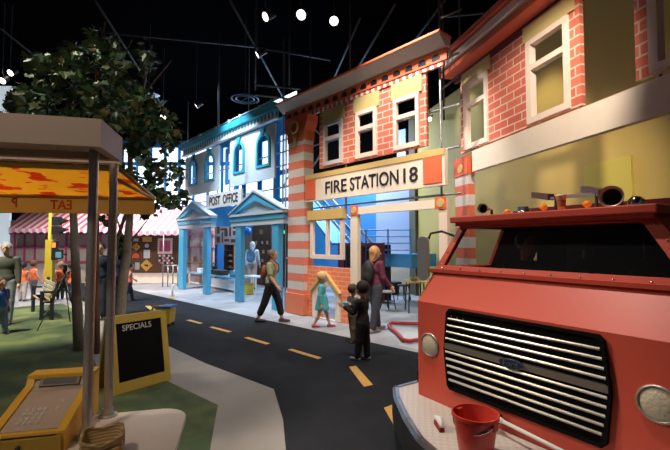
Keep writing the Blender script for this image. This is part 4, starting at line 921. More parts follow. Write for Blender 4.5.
def vx(x, y): q = FS.px(x, y, .62+yE); return q
RL = mat('valance_red', (.62, .10, .05), .8)
a, b = vx(50, 211), vx(72, 201); lettering('valance_lettering', 'EAT', aw, a[0], b[0], 2.015, 2.09, yE-.001, RL, .003, mirror=True, bold=.02)
a, b = vx(11.5, 208), vx(17.5, 198); lettering('valance_lettering', 'P', aw, a[0], b[0], 2.025, 2.10, yE-.001, RL, .003, mirror=True, bold=.02)

# chalkboard
P1, P2 = flo(112, 396), flo(170, 379.5); ang = math.atan2(P2.y-P1.y, P2.x-P1.x); Wd = (P2-P1).length
cb_ = thing('menu_board', 'yellow framed black SPECIALS board standing on the green carpet', 'sign board', P1, ang)
YB_ = mat('board_yellow', (.52, .36, .06), .6, var=.08)
hB = .87; tl = .07
for sgn, yy in ((1, 0), (-1, .42)):
    ey_ = Vector((0, tl*sgn*2.4, hB)).normalized(); on = Vector((0, -ey_.z, ey_.y))
    p = MB(); p.prism([rect(0, Wd, 0, hB+.01), rect(.075, Wd-.075, .12, hB-.075)], (0, yy, 0), (1, 0, 0), ey_, on, .03); p.build('board_frame', YB_, cb_)
    MB().prism([rect(.07, Wd-.07, .11, hB-.07)], Vector((0, yy, 0))+on*.006, (1, 0, 0), ey_, on, .01).build('black_panel', BLACKM, cb_)
    if sgn > 0:
        M_ = Matrix((( 1, 0, 0, 0), (0, -on.y, ey_.y, on.y*.017), (0, -on.z, ey_.z, on.z*.017), (0, 0, 0, 1)))
        lettering('board_lettering', 'SPECIALS', cb_, .15, Wd-.2, hB-.17, hB-.10, 0, mat('chalk_white', (.55, .52, .5), .8), .003, matx=M_, bold=.01)

# bench
bo = flo(40, 320); be = thing('park_bench', 'bench with wooden slats and black metal frame on the lawn', 'bench', bo, math.atan2(rt.y, rt.x)+R(1))
Q1, Q2 = flo(63, 317)-bo, flo(29, 309)-bo
inv_ = Matrix.Rotation(-(math.atan2(rt.y, rt.x)+R(1)), 4, 'Z'); q1, q2 = inv_ @ Q1, inv_ @ Q2
wB = q1.x; dv = Vector((q2.x, q2.y, 0)); dv = dv.normalized()*min(dv.length, 1.5)
SLW = mat('bench_wood', (.45, .27, .2), .6, var=.2)
for i in range(5):
    a = Vector((.03+i*(wB-.12)/5+.03, 0, .42)); MB().bar(a, a+dv, .075, .03).build('seat_slat', SLW, be)
for i in range(4):
    a = Vector((wB-.06+.035*i, .0, .52+.09*i)); MB().bar(a+dv*.02, a+dv*.98, .02, .075).build('back_slat', mat('bench_back', (.36, .32, .28), .6), be)
for e in (0, 1):
    O = dv*e
    for x in (0.03, wB-.02): MB().bar(O+Vector((x, 0, 0)), O+Vector((x, 0, .62 if x < .1 else .5)), .05, .07).build('leg', BLACK, be)
    MB().bar(O+Vector((0, 0, .63)), O+Vector((wB+.02, 0, .63)), .06, .04).build('armrest', BLACK, be)
    MB().bar(O+Vector((wB-.02, 0, .4)), O+Vector((wB+.12, 0, .88)), .05, .05).build('back_post', BLACK, be)
    MB().bar(O+Vector((0, 0, .40)), O+Vector((wB, 0, .40)), .04, .04).build('seat_bearer', BLACK, be)
# tripod
tp = flo(63, 325.5); tt = thing('tripod', 'black camera tripod standing beside the bench', 'tripod', tp)
apx = dep(64.5, 276, (flo(63, 325.5)-CAM).dot(fw)) - tp; apx.x = 0; apx.y = 0
for l in ((37, 331), (70, 322), (80, 331)):
    f_ = flo(*l)-tp; m1 = apx.lerp(f_, .5)
    lg = MB().tube([apx, m1], .017, 8).build('leg', BLACK, tt, smooth=True); MB().tube([m1, f_], .011, 8).build('lower_leg', BLACK, lg, smooth=True)
MB().tube([apx-Vector((0, 0, .25)), apx+Vector((0, 0, .12))], .02, 10).build('centre_column', BLACK, tt, smooth=True)
MB().box(-.05, .05, -.04, .04, apx.z+.10, apx.z+.15).build('pan_head', BLACK, tt, bevel=.008)
MB().tube([(0, 0, apx.z+.11), (.12, -.14, apx.z+.04)], .008, 6).build('pan_handle', BLACK, tt, smooth=True)
MB().box(-.07, .07, -.03, .04, apx.z+.15, apx.z+.24).build('camera_body', BLACK, tt, bevel=.01)

# traffic light
dT = 11.9
def D(x, y, d=dT): return dep(x, y, d)
def CZ(y, d=dT): return D(335, y, d).z
tlp = D(50, 243); tl_ = thing('traffic_light', 'yellow traffic light post with black signal heads', 'traffic light', (tlp.x, tlp.y, 0), FC.a)
TLY = mat('post_yellow', (.52, .40, .03), .6, var=.1)
MB().tube([(0, 0, 0), (0, 0, 2.75)], .055, 14).build('post', TLY, tl_, smooth=True)
MB().box(-.10, .13, -.06, .06, 0, 1.85).build('post_cladding', TLY, tl_)
for k_, z in enumerate((2.40, 2.13)):
    hd = MB().box(.08, .28, -.08, .1, z-.13, z+.13).build('signal_head', BLACK, tl_, bevel=.01)
    MB().prism([[(.26, .10), (.48, .04), (.48, 0.01), (.26, -.09)]], (0, -.07, z), (1, 0, 0), (0, 0, 1), (0, 1, 0), .16).build('visor', BLACK, hd)
pd = MB().box(.11, .26, -.1, .02, 1.25, 1.80).build('walk_signal', BLACK, tl_, bevel=.01)
MB().box(.13, .24, -.105, -.1, 1.62, 1.76).build('hand_light', mat('signal_orange', (1, .25, .05), .5, emit=.8), pd)
pc = D(58.5, 254.5, 11.75); pf = thing('framed_picture', 'small blue green picture in black frame beside the yellow post', 'picture', (pc.x, pc.y, pc.z-.13), FC.a)
MB().plate([rect(-.13, .13, 0, .27), rect(-.095, .095, .035, .235)], -.02, .02).build('frame', BLACK, pf); MB().box(-.1, .1, 0, .01, .03, .24).build('print', mat('print_teal', (.12, .28, .38), .5, var=.6, vscale=12), pf)
MB().box(-.02, .02, .02, .35, .1, .14).build('bracket', BLACK, pf)

# trees
BARK = mat('bark', (.20, .14, .11), .85, var=.35, vscale=14, bump=.6)
BARKP = mat('pale_bark', (.34, .29, .24), .85, var=.3, vscale=18, bump=.6)
tb = flo(88, 357); zt_ = (tb-CAM).dot(fw)
tr2 = thing('tree', 'leafy tree with several slim trunks behind the yellow awning', 'tree', tb)
INV[tr2.name] = Matrix.Translation(tb).inverted()
def trunk(name, pts, r0, r1, m, par=tr2):
    P = [dep(x, y, zt_+dz) for x, y, dz in pts]; 
    if pts[0][1] > 320: P[0].z = 0
    n = len(P); o = MB().tube(P, [r0+(r1-r0)*i/(n-1) for i in range(n)], 10).build(name, m, par, world=True, smooth=True); return o
trunk('trunk', [(79, 352, .3), (77, 300, .3), (75, 250, .3), (73, 205, .3), (76, 150, .3), (85, 100, .2)], .085, .03, BARKP)
trunk('trunk', [(97, 352, .1), (97, 290, .1), (97, 215, .1), (95, 130, .1), (97, 60, .1), (105, 22, .1)], .045, .012, mat('reddish_bark', (.25, .12, .07), .8, var=.3, vscale=20))
tk = trunk('trunk', [(117, 350, .2), (119, 318, .2), (123, 280, .2), (128, 240, .2), (131, 200, .3), (130, 150, .3), (142, 95, .4), (152, 45, .5)], .10, .012, BARKP)
trunk('trunk', [(110, 350, .5), (112, 280, .5), (117, 240, .5), (127, 210, .4)], .045, .025, BARK)
for pts in ([(127, 246, .2), (138, 232, .2), (149, 218, .2)], [(127, 250, .2), (119, 225, .3), (112, 205, .3)], [(95, 110, .2), (70, 85, 0), (48, 60, -.2)], [(97, 90, .2), (118, 70, .3), (132, 40, .4)], [(130, 160, .3), (155, 140, .5), (175, 120, .6)], [(131, 175, .3), (150, 180, .5), (166, 200, .6)], [(85, 100, .2), (60, 110, 0), (30, 105, -.2)], [(97, 100, .2), (80, 70, .1), (66, 40, 0)], [(140, 100, .4), (155, 80, .5), (172, 60, .6)]):
    trunk('branch', pts, .022, .006, BARK)
LEAFS = [mat('leaf_dark', (.05, .10, .035), .5, var=.3, vscale=6), mat('leaf_mid', (.07, .14, .04), .5, var=.3, vscale=6), mat('leaf_blue', (.05, .12, .085), .5), mat('leaf_olive', (.16, .15, .04), .5)]
blobs = [(90, 85, 48, 42, 400, 0), (55, 98, 40, 28, 300, -.2), (95, 50, 30, 20, 170, .1), (42, 72, 24, 18, 90, -.2), (50, 62, 14, 9, 40, -.5), (125, 95, 32, 36, 300, .3), (145, 60, 16, 20, 60, .4), (155, 140, 26, 34, 420, .5), (165, 185, 22, 30, 240, .5), (148, 205, 12, 16, 50, .4), (110, 130, 36, 30, 220, .3), (20, 105, 16, 10, 90, -.2), (130, 170, 18, 30, 110, .4), (122, 250, 5, 5, 5, .3), (108, 225, 8, 14, 24, .3), (140, 118, 30, 22, 200, .3)]
groups_ = [([], []) for _ in range(6)]
lob = [(0, 0), (.16, .10), (.42, .05), (.34, .30), (.55, .55), (.27, .55), (.22, .78), (0, 1.0), (-.22, .78), (-.27, .55), (-.55, .55), (-.34, .30), (-.42, .05), (-.16, .10)]
rng = random.Random(3)
mbs = [MB() for _ in range(5)]
for bi, (bx_, by_, rx_, ry_, n_, dz) in enumerate(blobs):
    mb_ = mbs[bi % 5]
    ncl = max(2, n_//9); cls = []
    for _ in range(ncl):
        a = rng.uniform(0, 6.283); r_ = math.sqrt(rng.random()); cls.append((bx_+rx_*r_*math.cos(a), by_+ry_*r_*math.sin(a), rng.gauss(0, .55)))
    for _ in range(n_):
        c = rng.choice(cls); P = dep(c[0]+rng.gauss(0, 3.2), c[1]+rng.gauss(0, 3.2), zt_+dz+c[2]+rng.gauss(0, .08)) - tb
        s_ = rng.uniform(.08, .15)
        u_ = Vector((rng.gauss(0, 1), rng.gauss(0, 1), rng.gauss(-.4, .8))).normalized(); v_ = Vector((rng.gauss(0, 1), rng.gauss(0, 1), rng.gauss(0, .6))).normalized(); n3 = u_.cross(v_).normalized(); v_ = n3.cross(u_)
        mb_.k = rng.choices((0, 1, 2, 3), (5, 3, 2, 2))[0]
        vs = [P+v_*x*s_+u_*y*s_+n3*s_*(-.25*abs(x)) for x, y in lob]; ce = P+u_*.45*s_
        mb_.add(vs+[ce], [(i, (i+1) % 14, 14) for i in range(14)])
for mb_ in mbs: mb_.build('foliage', LEAFS, tr2)

# trolley on the road edge
tq = flo(167, 326); ty = thing('mop_bucket', 'yellow wheeled mop bucket with blue rim on the road edge', 'bucket', tq, FC.a)
MB().prism([[(-.09, .06), (.09, .06), (.12, .40), (-.12, .40)]], (0, -.12, 0), (1, 0, 0), (0, 0, 1), (0, 1, 0), .3).build('tub', YEL, ty, bevel=.01)
MB().plate([rect(-.13, .13, .39, .43)], -.14, .2).build('rim', mat('tool_blue', (.02, .14, .4), .5), ty)
MB().tube([(-.12, .03, .42), (-.30, .0, .41), (-.32, 0, .34)], .02, 8).build('handle', YEL, ty, smooth=True)
for x in (-.09, .06):
    for y in (-.08, .14): MB().lathe([(0, 0), (.035, 0), (.035, .03), (0, .03)], (x, y, .035), (1, 0, 0), 12).build('wheel', BLACK, ty)
# hose
hp_ = [flo(x, y, .04) for x, y in ((425, 324), (414, 323.5), (401, 323.2), (391.5, 322.8), (388.6, 325), (391, 328.5), (396, 332), (400, 336), (403.5, 340), (410, 341), (420, 339.5))]
ho = thing('fire_hose', 'dark red hose looping on the floor left of the truck', 'hose', flo(400, 330)); IM2 = Matrix.Translation(flo(400, 330)).inverted()
MB().tube([IM2 @ p for p in hp_], .035, 10).build('hose_line', mat('hose_red', (.35, .02, .02), .6), ho, smooth=True)

# table, stools in the fire station
tbp = dep(413.5, 243, 10.3); tbl = thing('activity_table', 'small table with yellow top inside the fire station', 'table', (tbp.x, tbp.y, 0), FC.a)
MB().slab([(-.22, -.3), (.3, -.3), (.3, .3), (-.22, .3)], .75, .79).build('table_top', mat('top_yellow', (.75, .5, .12), .5), tbl)
for x in (-.18, .24):
    for y in (-.25, .25): MB().tube([(x*.85, y*.85, .75), (x, y, 0)], .018, 8).build('leg', PIPED, tbl, smooth=True)
bw_ = thing('bowl', 'white bowl on the yellow topped table', 'bowl', (tbp.x, tbp.y, .79), FC.a)
MB().lathe([(0, 0), (.06, 0), (.14, .06), (.15, .06), (.07, .012), (0, .012)], seg=20).build('bowl_shell', WHITE, bw_, smooth=True)
for n_, col, lab, dx, dz_ in (('toy_fruit', (.9, .3, .05), 'orange toy fruit in the white bowl', .06, .07), ('toy_vegetable', (.2, .5, .08), 'green toy vegetable in the white bowl', -.05, .06)):
    tag(MB().ball((0, 0, 0), .05, 12, (1, 1, .8)).build(n_, mat(n_, col, .5), smooth=True), lab, 'toy food').location = Vector((tbp.x, tbp.y, .79+dz_))+rt*dx
for (x, y, lb) in ((388, 308.5, 'black framed stool with pale round seat beside the person in maroon'), (404, 300, 'dark stool further back beside the yellow topped table')):
    sp0 = flo(x, y); t = thing('stool', lb, 'stool', sp0, 0, )
    MB().lathe([(0, .47), (.19, .47), (.2, .455), (.19, .43), (0, .43)], seg=22).build('seat', mat('stool_seat', (.5, .46, .42), .5) if x < 400 else BLACK, t, smooth='auto')
    for i in range(4):
        a = R(45+90*i); MB().tube([(.14*math.cos(a), .14*math.sin(a), .43), (.2*math.cos(a), .2*math.sin(a), 0)], .014, 8).build('leg', BLACK, t, smooth=True)
    MB().tube([(.165*math.cos(i*.3142), .165*math.sin(i*.3142), .2) for i in range(21)], .009, 6, cap=False).build('foot_ring', BLACK, t, smooth=True)
lb_ = thing('low_black_bench', 'low black bench shelf along the cream wall', 'bench', (-9.5, 10.7, 0)); MB().box(-.8, .8, -.2, .2, .35, .42).build('top', BLACK, lb_)
for x in (-.7, .7): MB().box(x-.03, x+.03, -.15, .15, 0, .35).build('leg', BLACK, lb_)

# ================================================================ STOREFRONTS AT THE FAR END (frame FC)
C_ = lambda x, y, yl=0.0: FC.px(x, y, yl)
MAG = mat('magenta_trim', (.42, .05, .16), .5); GRW = mat('shop_window_grey', (.42, .36, .33), .5, var=.1, vscale=3)
sf = fthing('shop_front', 'grey shop front with magenta glazing bars behind the children', 'shop front', FC)
a, b = C_(2, 225), C_(112, 284)
lp2 = lambda name, x0, x1, y0, y1, z0, z1, m, par, **k: MB().box(x0, x1, y0, y1, z0, z1).build(name, m, par, **k)
lp2('wall_board', a[0], b[0], .05, .15, 0, 2.75, GRW, sf)
for x in (14.5, 24.3, 34.7, 46, 66, 77, 88, 100):
    X = C_(x, 240)[0]; lp2('glazing_bar', X-.03, X+.03, 0, .05, C_(x, 262)[1], 2.3, MAG, sf)
for y in (233.5, 247.3, 262):
    Z = C_(40, y)[1]; lp2('glazing_bar', C_(9, y)[0], b[0], -.01, .05, Z-.04, Z+.04, MAG, sf)
def awning(lab, x0, x1, yt, yb, m, mv, dep_=-1.1, yl=0):
    t = fthing('striped_awning', lab, 'awning', FC)
    X0, X1 = C_(x0, yb, dep_)[0], C_(x1, yb, dep_)[0]; zb_ = C_(x0, yb, dep_)[1]; zt2_ = C_(x0, yt, 0)[1]
    MB().add([(X0, 0, zt2_), (X1, 0, zt2_), (X1, dep_, zb_), (X0, dep_, zb_), (X0, 0, zt2_-.03), (X1, 0, zt2_-.03), (X1, dep_, zb_-.02), (X0, dep_, zb_-.02)], [(0, 1, 2, 3), (4, 7, 6, 5), (0, 3, 7, 4), (1, 5, 6, 2), (3, 2, 6, 7), (0, 4, 5, 1)]).build('canopy', m, t)
    n_ = int((X1-X0)/.27); sc_ = []
    for i in range(n_):
        xx = X0+(X1-X0)*i/n_; w1 = (X1-X0)/n_; sc_ += [(xx, zb_-.12), (xx+w1*.5, zb_-.2)]
    sc_ = [(X0, zb_)]+sc_+[(X1, zb_-.12), (X1, zb_)]
    MB().plate([sc_], dep_-.01, dep_).build('valance', mv, t)
def dstripe(name, c1, c2, per, slope):
    def f(nt, co, sp):
        v = math_n(nt, 'ADD', sp.outputs[0], math_n(nt, 'MULTIPLY', sp.outputs[1], slope)); return ramp(nt, math_n(nt, 'FRACT', math_n(nt, 'DIVIDE', v, per)), [(0, c1), (.5, c2)])
    return mat_tex(name, f)
AS = dstripe('red_white_stripe', (.75, .10, .17), (.85, .78, .78), .30, -.55); PS = dstripe('pink_white_stripe', (.85, .35, .5), (.9, .82, .84), .28, -.35)
awning('red and white striped awning above the grey shop windows', 8.5, 108, 205, 228.5, AS, PS)
awning('pale pink and white striped awning above the brown sign wall', 109, 186, 207, 231, PS, PS, -1.2)
pg = fthing('pegboard_wall', 'brown pegboard wall with cream base at the far end of the road', 'display wall', FC)
def pegm():
    def f(nt, co, sp):
        cbn = nt.nodes.new('ShaderNodeCombineXYZ'); nt.links.new(sp.outputs[0], cbn.inputs[0]); nt.links.new(sp.outputs[2], cbn.inputs[1])
        v = nt.nodes.new('ShaderNodeTexVoronoi'); v.inputs['Scale'].default_value = 11; v.inputs['Randomness'].default_value = 0; nt.links.new(cbn.outputs[0], v.inputs['Vector'])
        return ramp(nt, v.outputs['Distance'], [(0, (.45, .28, .15)), (.16, (.11, .045, .02))])
    return mat_tex('pegboard_brown', f)
a, b = C_(128, 228), C_(181, 273)
lp2('pegboard', a[0], b[0], .0, .06, b[1], 2.5, pegm(), pg); lp2('base', a[0], b[0], -.02, .2, 0, b[1], CREAM, pg); lp2('cap_rail', a[0], b[0], -.03, .03, 2.44, 2.52, PINKW, pg)
def sign(name, lab, cat, x, y, w_, h_, m, shape='rect', sub=None):
    X, Z = C_(x, y); k_ = 17.5/400; w2, h2 = w_*k_/2, h_*k_/2
    t = fthing(name, lab, cat, FC, X, -.03, Z-h2)
    lo = {'rect': rect(-w2, w2, 0, 2*h2), 'diamond': [(0, 0), (w2, h2), (0, 2*h2), (-w2, h2)], 'round': circ(0, h2, w2, 18, h2), 'half': [(w2*math.cos(math.pi*i/10), 2*h2*math.sin(math.pi*i/10)) for i in range(11)]}[shape]
    MB().plate([lo], 0, .028).build('plate', m, t)
    if sub:
        for (dx, dz, sw, sh, mm) in sub: MB().box(dx*k_-sw*k_/2, dx*k_+sw*k_/2, -.012, 0, h2+dz*k_-sh*k_/2, h2+dz*k_+sh*k_/2).build('mark', mm, t)
OR = mat('sign_amber', (.85, .42, .08), .5); SR = mat('sign_red', (.8, .1, .06), .5); SG = mat('sign_grey', (.5, .5, .48), .5); MK = BLACK
sign('road_sign', 'large amber diamond sign with black mark on the brown pegboard', 'sign', 146.6, 265.3, 12, 12, OR, 'diamond', [(0, 0, 3.4, 1.6, MK), (1.2, -1.2, .9, .9, MK)])
sign('road_sign', 'smaller amber diamond sign with two dots on the brown pegboard', 'sign', 136.3, 247, 8, 8, OR, 'diamond', [(-1.3, 0, 1, 1, MK), (1.3, 0, 1, 1, MK)])
sign('road_sign', 'wide amber rectangular sign near the top of the pegboard', 'sign', 147.3, 239.3, 9, 5, OR, 'rect', [(0, .8, 6, .7, GOLDP), (0, -.9, 6, .7, GOLDP)])
sign('road_sign', 'red and white striped rectangular sign on the pegboard', 'sign', 136.3, 235.5, 7.5, 2.6, SR, 'rect', [(0, 0, 6, .6, WHITE)])
sign('road_sign', 'narrow grey rectangular sign under the red and white one', 'sign', 136, 239.8, 5, 3, SG, 'rect', [(0, 0, 3.6, .6, WHITE)])
sign('road_sign', 'bronze coloured plaque at the very top of the pegboard', 'sign', 147, 233, 6, 3.4, mat('bronze', (.4, .2, .06), .5), 'rect', [(0, 0, 4, .7, GOLD)])
sign('road_sign', 'red dome shaped sign left on the pegboard', 'sign', 136, 255.5, 7, 5, SR, 'half')
sign('road_sign', 'small round white sign in the middle of the pegboard', 'sign', 147, 245.7, 4, 4, WHITE, 'round', [(0, 0, 1.6, .5, SG)])
sign('road_sign', 'white rectangular sign with grey lines above the large diamond', 'sign', 147, 254, 6, 8.4, WHITE, 'rect', [(0, 2, 4, .6, SG), (0, 0, 4, .6, SG), (0, -2, 4, .6, SG)])
sign('road_sign', 'pale sign low on the pegboard behind the child in orange', 'sign', 137.5, 266, 4.4, 7, SG, 'rect')
sign('framed_chart', 'pink chart in a wide cream frame on the brown pegboard', 'picture', 165.2, 246, 14.5, 15.5, PINKW, 'rect', [(0, 0, 10.6, 11, mat('chart_pink', (.75, .12, .22), .6))])
ck = [(i*2.3-6.6+(j % 2)*1.1, 3.6-j*2.4, 1.7, 1.8, (WHITE, MK, WHITE, SR)[(i*3+j) % 4]) for j in range(4) for i in range(6)]
sign('tile_board', 'checkered board of small black and white tiles under the pink chart', 'board', 166.5, 259.3, 18, 10.5, mat('tile_brown', (.12, .05, .03), .6), 'rect', ck)
sign('letter_sign', 'row of white letter shapes right of the bronze plaque', 'sign', 163, 234, 16, 5, mat('letter_brown', (.14, .06, .03), .6), 'rect', [(i*2.2-6.6, 0, 1.3, 3.2, WHITE) for i in range(7)])
# metal barrier
br = fthing('metal_barrier', 'silver tube barrier in front of the pink shop corner', 'barrier', FC, 0, -1.4, 0)
bx = [FC.px(x, 270, -1.4)[0] for x in (163, 168, 173, 178, 183)]
for x in bx: MB().tube([(x, 0, 0), (x, 0, .85 if x != bx[0] else 2.2)], .025, 8).build('upright', PIPE, br, smooth=True)
MB().tube([(bx[0], 0, .85), (bx[-1], 0, .85)], .025, 8).build('rail', PIPE, br, smooth=True)
# pink kiosk right of the pegboard
pk = fthing('pink_kiosk', 'pink framed kiosk with pale shelves behind the smaller portico', 'kiosk', FC, 0, .4, 0)
PK = mat('kiosk_pink', (.75, .22, .36), .5); PKW = mat('kiosk_wall', (.72, .55, .5), .6)
a, b = FC.px(178, 232, .4), FC.px(214, 285, .4)
lp2('back_panel', a[0], b[0], .0, .015, 0, 2.45, PKW, pk)
for x in (179, 190, 201, 212): X = FC.px(x, 240, .4)[0]; lp2('upright', X-.06, X+.06, 0, .1, 0, 2.3, PK, pk)
for y in (234, 247, 262, 274): Z = FC.px(190, y, .4)[1]; lp2('shelf', a[0], b[0], -.12, .1, Z-.03, Z+.03, PK if y != 262 else mat('kiosk_wood', (.5, .3, .15), .6), pk)
for i in range(9):
    x = FC.px(181.5+i*3.6, 250, .4)[0]; z = FC.px(190, (247, 262, 274)[i % 3], .4)[1]+.03
    t = tag(MB().box(-.07, .07, -.05, .05, 0, .22+.05*(i % 2)).build('goods_box', mat('goods_%d' % (i % 3), ((.7, .6, .4), (.45, .12, .1), (.8, .75, .7))[i % 3], .6)), 'small goods box standing on the pink kiosk shelves', 'box', 'goods boxes on the kiosk shelves')
    t.location = FC.at(x, .4-.06, z); t.rotation_euler.z = FC.a

# ================================================================ INSIDE THE POST OFFICE
def PYl(Yw): return lambda x, y: FA.px(x, y, Yw-6.1)
def world_thing(name, lab, cat, Yw, x, y, group=None):
    X, Z = FA.px(x, y, Yw-6.1); return thing(name, lab, cat, (X, Yw, Z), 0, group), X, Z
qq = PYl(9.6)
sh_ = thing('sorting_shelves', 'brown wooden sorting shelves under the white map poster', 'shelves', (qq(226, 250)[0], 9.6, 0))
X0, X1 = qq(208, 250)[0], qq(237.5, 250)[0]; WD2 = mat('shelf_wood', (.42, .22, .1), .6, var=.2); z1_ = qq(226, 244.5)[1]
rp('back', X0, X1, 0, z1_, 9.62, 9.7, mat('shelf_back', (.30, .15, .07), .6), sh_)
for i in range(6): z = .25+(z1_-.25)*i/5; rp('shelf', X0, X1, z-.03, z, 9.4, 9.62, WD2, sh_)
for i in range(4): X = X0+(X1-X0)*i/3; rp('divider', X-.03, X+.03, 0, z1_, 9.4, 9.62, WD2, sh_)
for i in range(12):
    z = .25+(z1_-.25)*(1+i//4)/5; X = X0+.2+(X1-X0-.4)*(i % 4)/3.3
    t = tag(MB().box(-.08, .08, -.06, .06, 0, .09).build('parcel', mat('parcel_white', (.75, .72, .68), .6)), 'small pale parcel lying on the brown sorting shelves', 'parcel', 'parcels on the sorting shelves'); t.location = (X, 9.48, z)
mp2, X, Z = world_thing('map_poster', 'white poster with brown block shapes above the sorting shelves', 'poster', 9.55, 226, 244.5)
Xa, Xb = PYl(9.5)(214.5, 235)[0]-X, PYl(9.5)(237.5, 235)[0]-X; Zt = PYl(9.5)(226, 224)[1]-Z
MB().plate([rect(Xa, Xb, 0, Zt)], 0, .03).build('sheet', mat('poster_white', (.8, .76, .7), .6), mp2)
MBr = mat('poster_brown', (.25, .12, .06), .6)
for i, (u, v, a, b) in enumerate(((.06, .1, .16, .3), (.3, .1, .06, .5), (.42, .15, .2, .12), (.7, .1, .22, .16), (.08, .55, .12, .35), (.42, .4, .14, .3), (.62, .4, .08, .45), (.78, .45, .16, .2), (.78, .75, .16, .15), (.24, .7, .3, .1))):
    w_ = Xb-Xa; MB().box(Xa+w_*u, Xa+w_*(u+a), -.01, 0, Zt*v, Zt*(v+b)).build('shape', MBr, mp2)
# lockers
lk = thing('blue_lockers', 'tall dark blue lockers behind the smaller portico', 'lockers', (PYl(8.6)(206, 260)[0], 8.6, 0))
a, b = PYl(8.6)(194, 260)[0], PYl(8.6)(217, 260)[0]; zt3 = PYl(8.6)(206, 244.5)[1]
rp('carcass', a, b, 0, zt3, 8.62, 8.95, BLUE, lk)
for i in range(4): w_ = (b-a)/4; d_ = rp('door', a+w_*i+.02, a+w_*(i+1)-.02, .04, zt3-.04, 8.59, 8.62, mat('locker_door', (.02, .10, .30), .5) if i % 2 else mat('locker_blue', (.04, .26, .55), .5), lk); rp('handle', a+w_*(i+1)-.08, a+w_*(i+1)-.05, 1, 1.12, 8.57, 8.59, PIPE, d_)
# counter with conveyor
cn = thing('mail_counter', 'white framed mail counter with teal top between the porticos', 'counter', (PYl(6.9)(218, 290)[0], 6.9, 0))
Q = PYl(6.9); a, b = Q(190, 285)[0], Q(237, 285)[0]; zt4 = Q(214, 275)[1]
rp('counter_top', a, b, zt4-.04, zt4, 6.8, 7.6, mat('counter_teal', (.15, .45, .6), .5), cn)
for x in (a+.05, (a+b)/2, b-.05):
    for y in (6.85, 7.5): MB().box(x-.025, x+.025, y-.025, y+.025, 0, zt4-.04).build('leg', WHITE, cn, world=True)
rp('side_panel', (a+b)/2+.1, b-.1, .1, zt4-.1, 6.86, 6.88, mat('panel_white', (.62, .64, .66), .6), cn)
rp('lower_rail', a, b, .08, .12, 6.84, 6.88, WHITE, cn)
def on_counter(name, lab, x, w_, h_, m, y=6.98, dpt=.3, cat='box'):
    X = Q(x, 270)[0]; t = thing(name, lab, cat, (X, y, zt4)); MB().box(-w_/2, w_/2, 0, dpt, 0, h_).build('box_body', m, t, bevel=.01); MB().box(-w_/2-.01, w_/2+.01, -.01, dpt+.01, h_, h_+.02).build('box_lid', m, t); return t
on_counter('storage_box', 'dark brown box lying on the mail counter', 214, .9, .16, mat('box_brown', (.09, .05, .03), .6))
on_counter('storage_box', 'light blue box at the right end of the mail counter', 231, .5, .2, mat('box_blue', (.2, .5, .68), .6))
on_counter('scale', 'white scale at the left end of the mail counter', 197, .4, .14, WHITE, cat='scale')
dk = on_counter('desk_phone', 'small black telephone on the mail counter', 203.5, .16, .26, BLACK, y=7.3, dpt=.15, cat='telephone')
# picture wall
pwl = thing('picture_wall', 'dark brown board wall behind the larger portico', 'display wall', (PYl(9)(262, 250)[0], 9.0, 0))
Q9 = PYl(9.0); a, b = Q9(252, 250)[0], Q9(271, 250)[0]; rp('board', a, b, 0, Q9(260, 224)[1], 9.0, 9.06, mat('wall_brown', (.10, .05, .03), .6, var=.3), pwl)
rp('board', Q9(241, 250)[0], a, 0, Q9(260, 232)[1], 9.0, 9.06, mat('wall_tan', (.42, .28, .18), .6, var=.2), pwl)
k_ = 0
for (x, y, w_, h_) in ((261, 231, 7, 6), (256, 242, 4, 5), (262, 242, 4, 4), (267, 242, 3.5, 5), (257, 251, 4, 4), (263, 251, 4.5, 5), (268, 251, 3, 4), (262, 260, 4, 4)):
    t, X, Z = world_thing('framed_picture', 'small gold framed picture on the dark brown board wall', 'picture', 8.97, x, y+h_/2, 'framed pictures in the post office')
    sw = w_*.03; shh = h_*.03
    MB().plate([rect(-sw/2, sw/2, 0, shh), rect(-sw/2+.03, sw/2-.03, .03, shh-.03)], 0, .025).build('frame', GOLDP, t); MB().box(-sw/2+.02, sw/2-.02, .01, .02, .02, shh-.02).build('print', mat('print_%d' % (k_ % 3), ((.35, .25, .15), (.12, .16, .2), (.5, .42, .3))[k_ % 3], .6), t); k_ += 1
bl, X, Z = world_thing('balloon', 'dark blue balloon hanging in the post office doorway', 'balloon', 7.4, 247.5, 236)
MB().ball((0, 0, .15), .145, 18, (1, 1, 1.1)).build('balloon_skin', mat('balloon_blue', (.01, .12, .45), .25), bl, smooth=True); MB().tube([(0, 0, .30), (0, 0, 9-Z)], .004, 5).build('string', WHITE, bl)
wt = thing('side_table', 'small white table with papers right of the portico column', 'table', (Q(250, 290)[0], 7.0, 0)); a, b = Q(243, 290)[0], Q(258, 290)[0]; zq = Q(250, 276)[1]
rp('table_top', a, b, zq-.04, zq, 6.8, 7.3, WHITE, wt)
for x in (a+.04, b-.04):
    for y in (6.84, 7.26): MB().box(x-.02, x+.02, y-.02, y+.02, 0, zq-.04).build('leg', WHITE, wt, world=True)
yb2 = thing('storage_bin', 'yellow bin standing under the small white table', 'bin', (Q(245.5, 290)[0], 7.0, 0)); MB().prism([[(-.1, 0), (.1, 0), (.13, .34), (-.13, .34)]], (0, -.1, 0), (1, 0, 0), (0, 0, 1), (0, 1, 0), .24).build('bin_body', mat('bin_yellow', (.8, .6, .05), .5), yb2, bevel=.01); MB().box(-.14, .14, -.12, .16, .34, .36).build('bin_rim', YEL, yb2)
ex2, X, Z = world_thing('exit_sign', 'small green lit exit sign beside the larger portico', 'sign', 8.6, 283.5, 234)
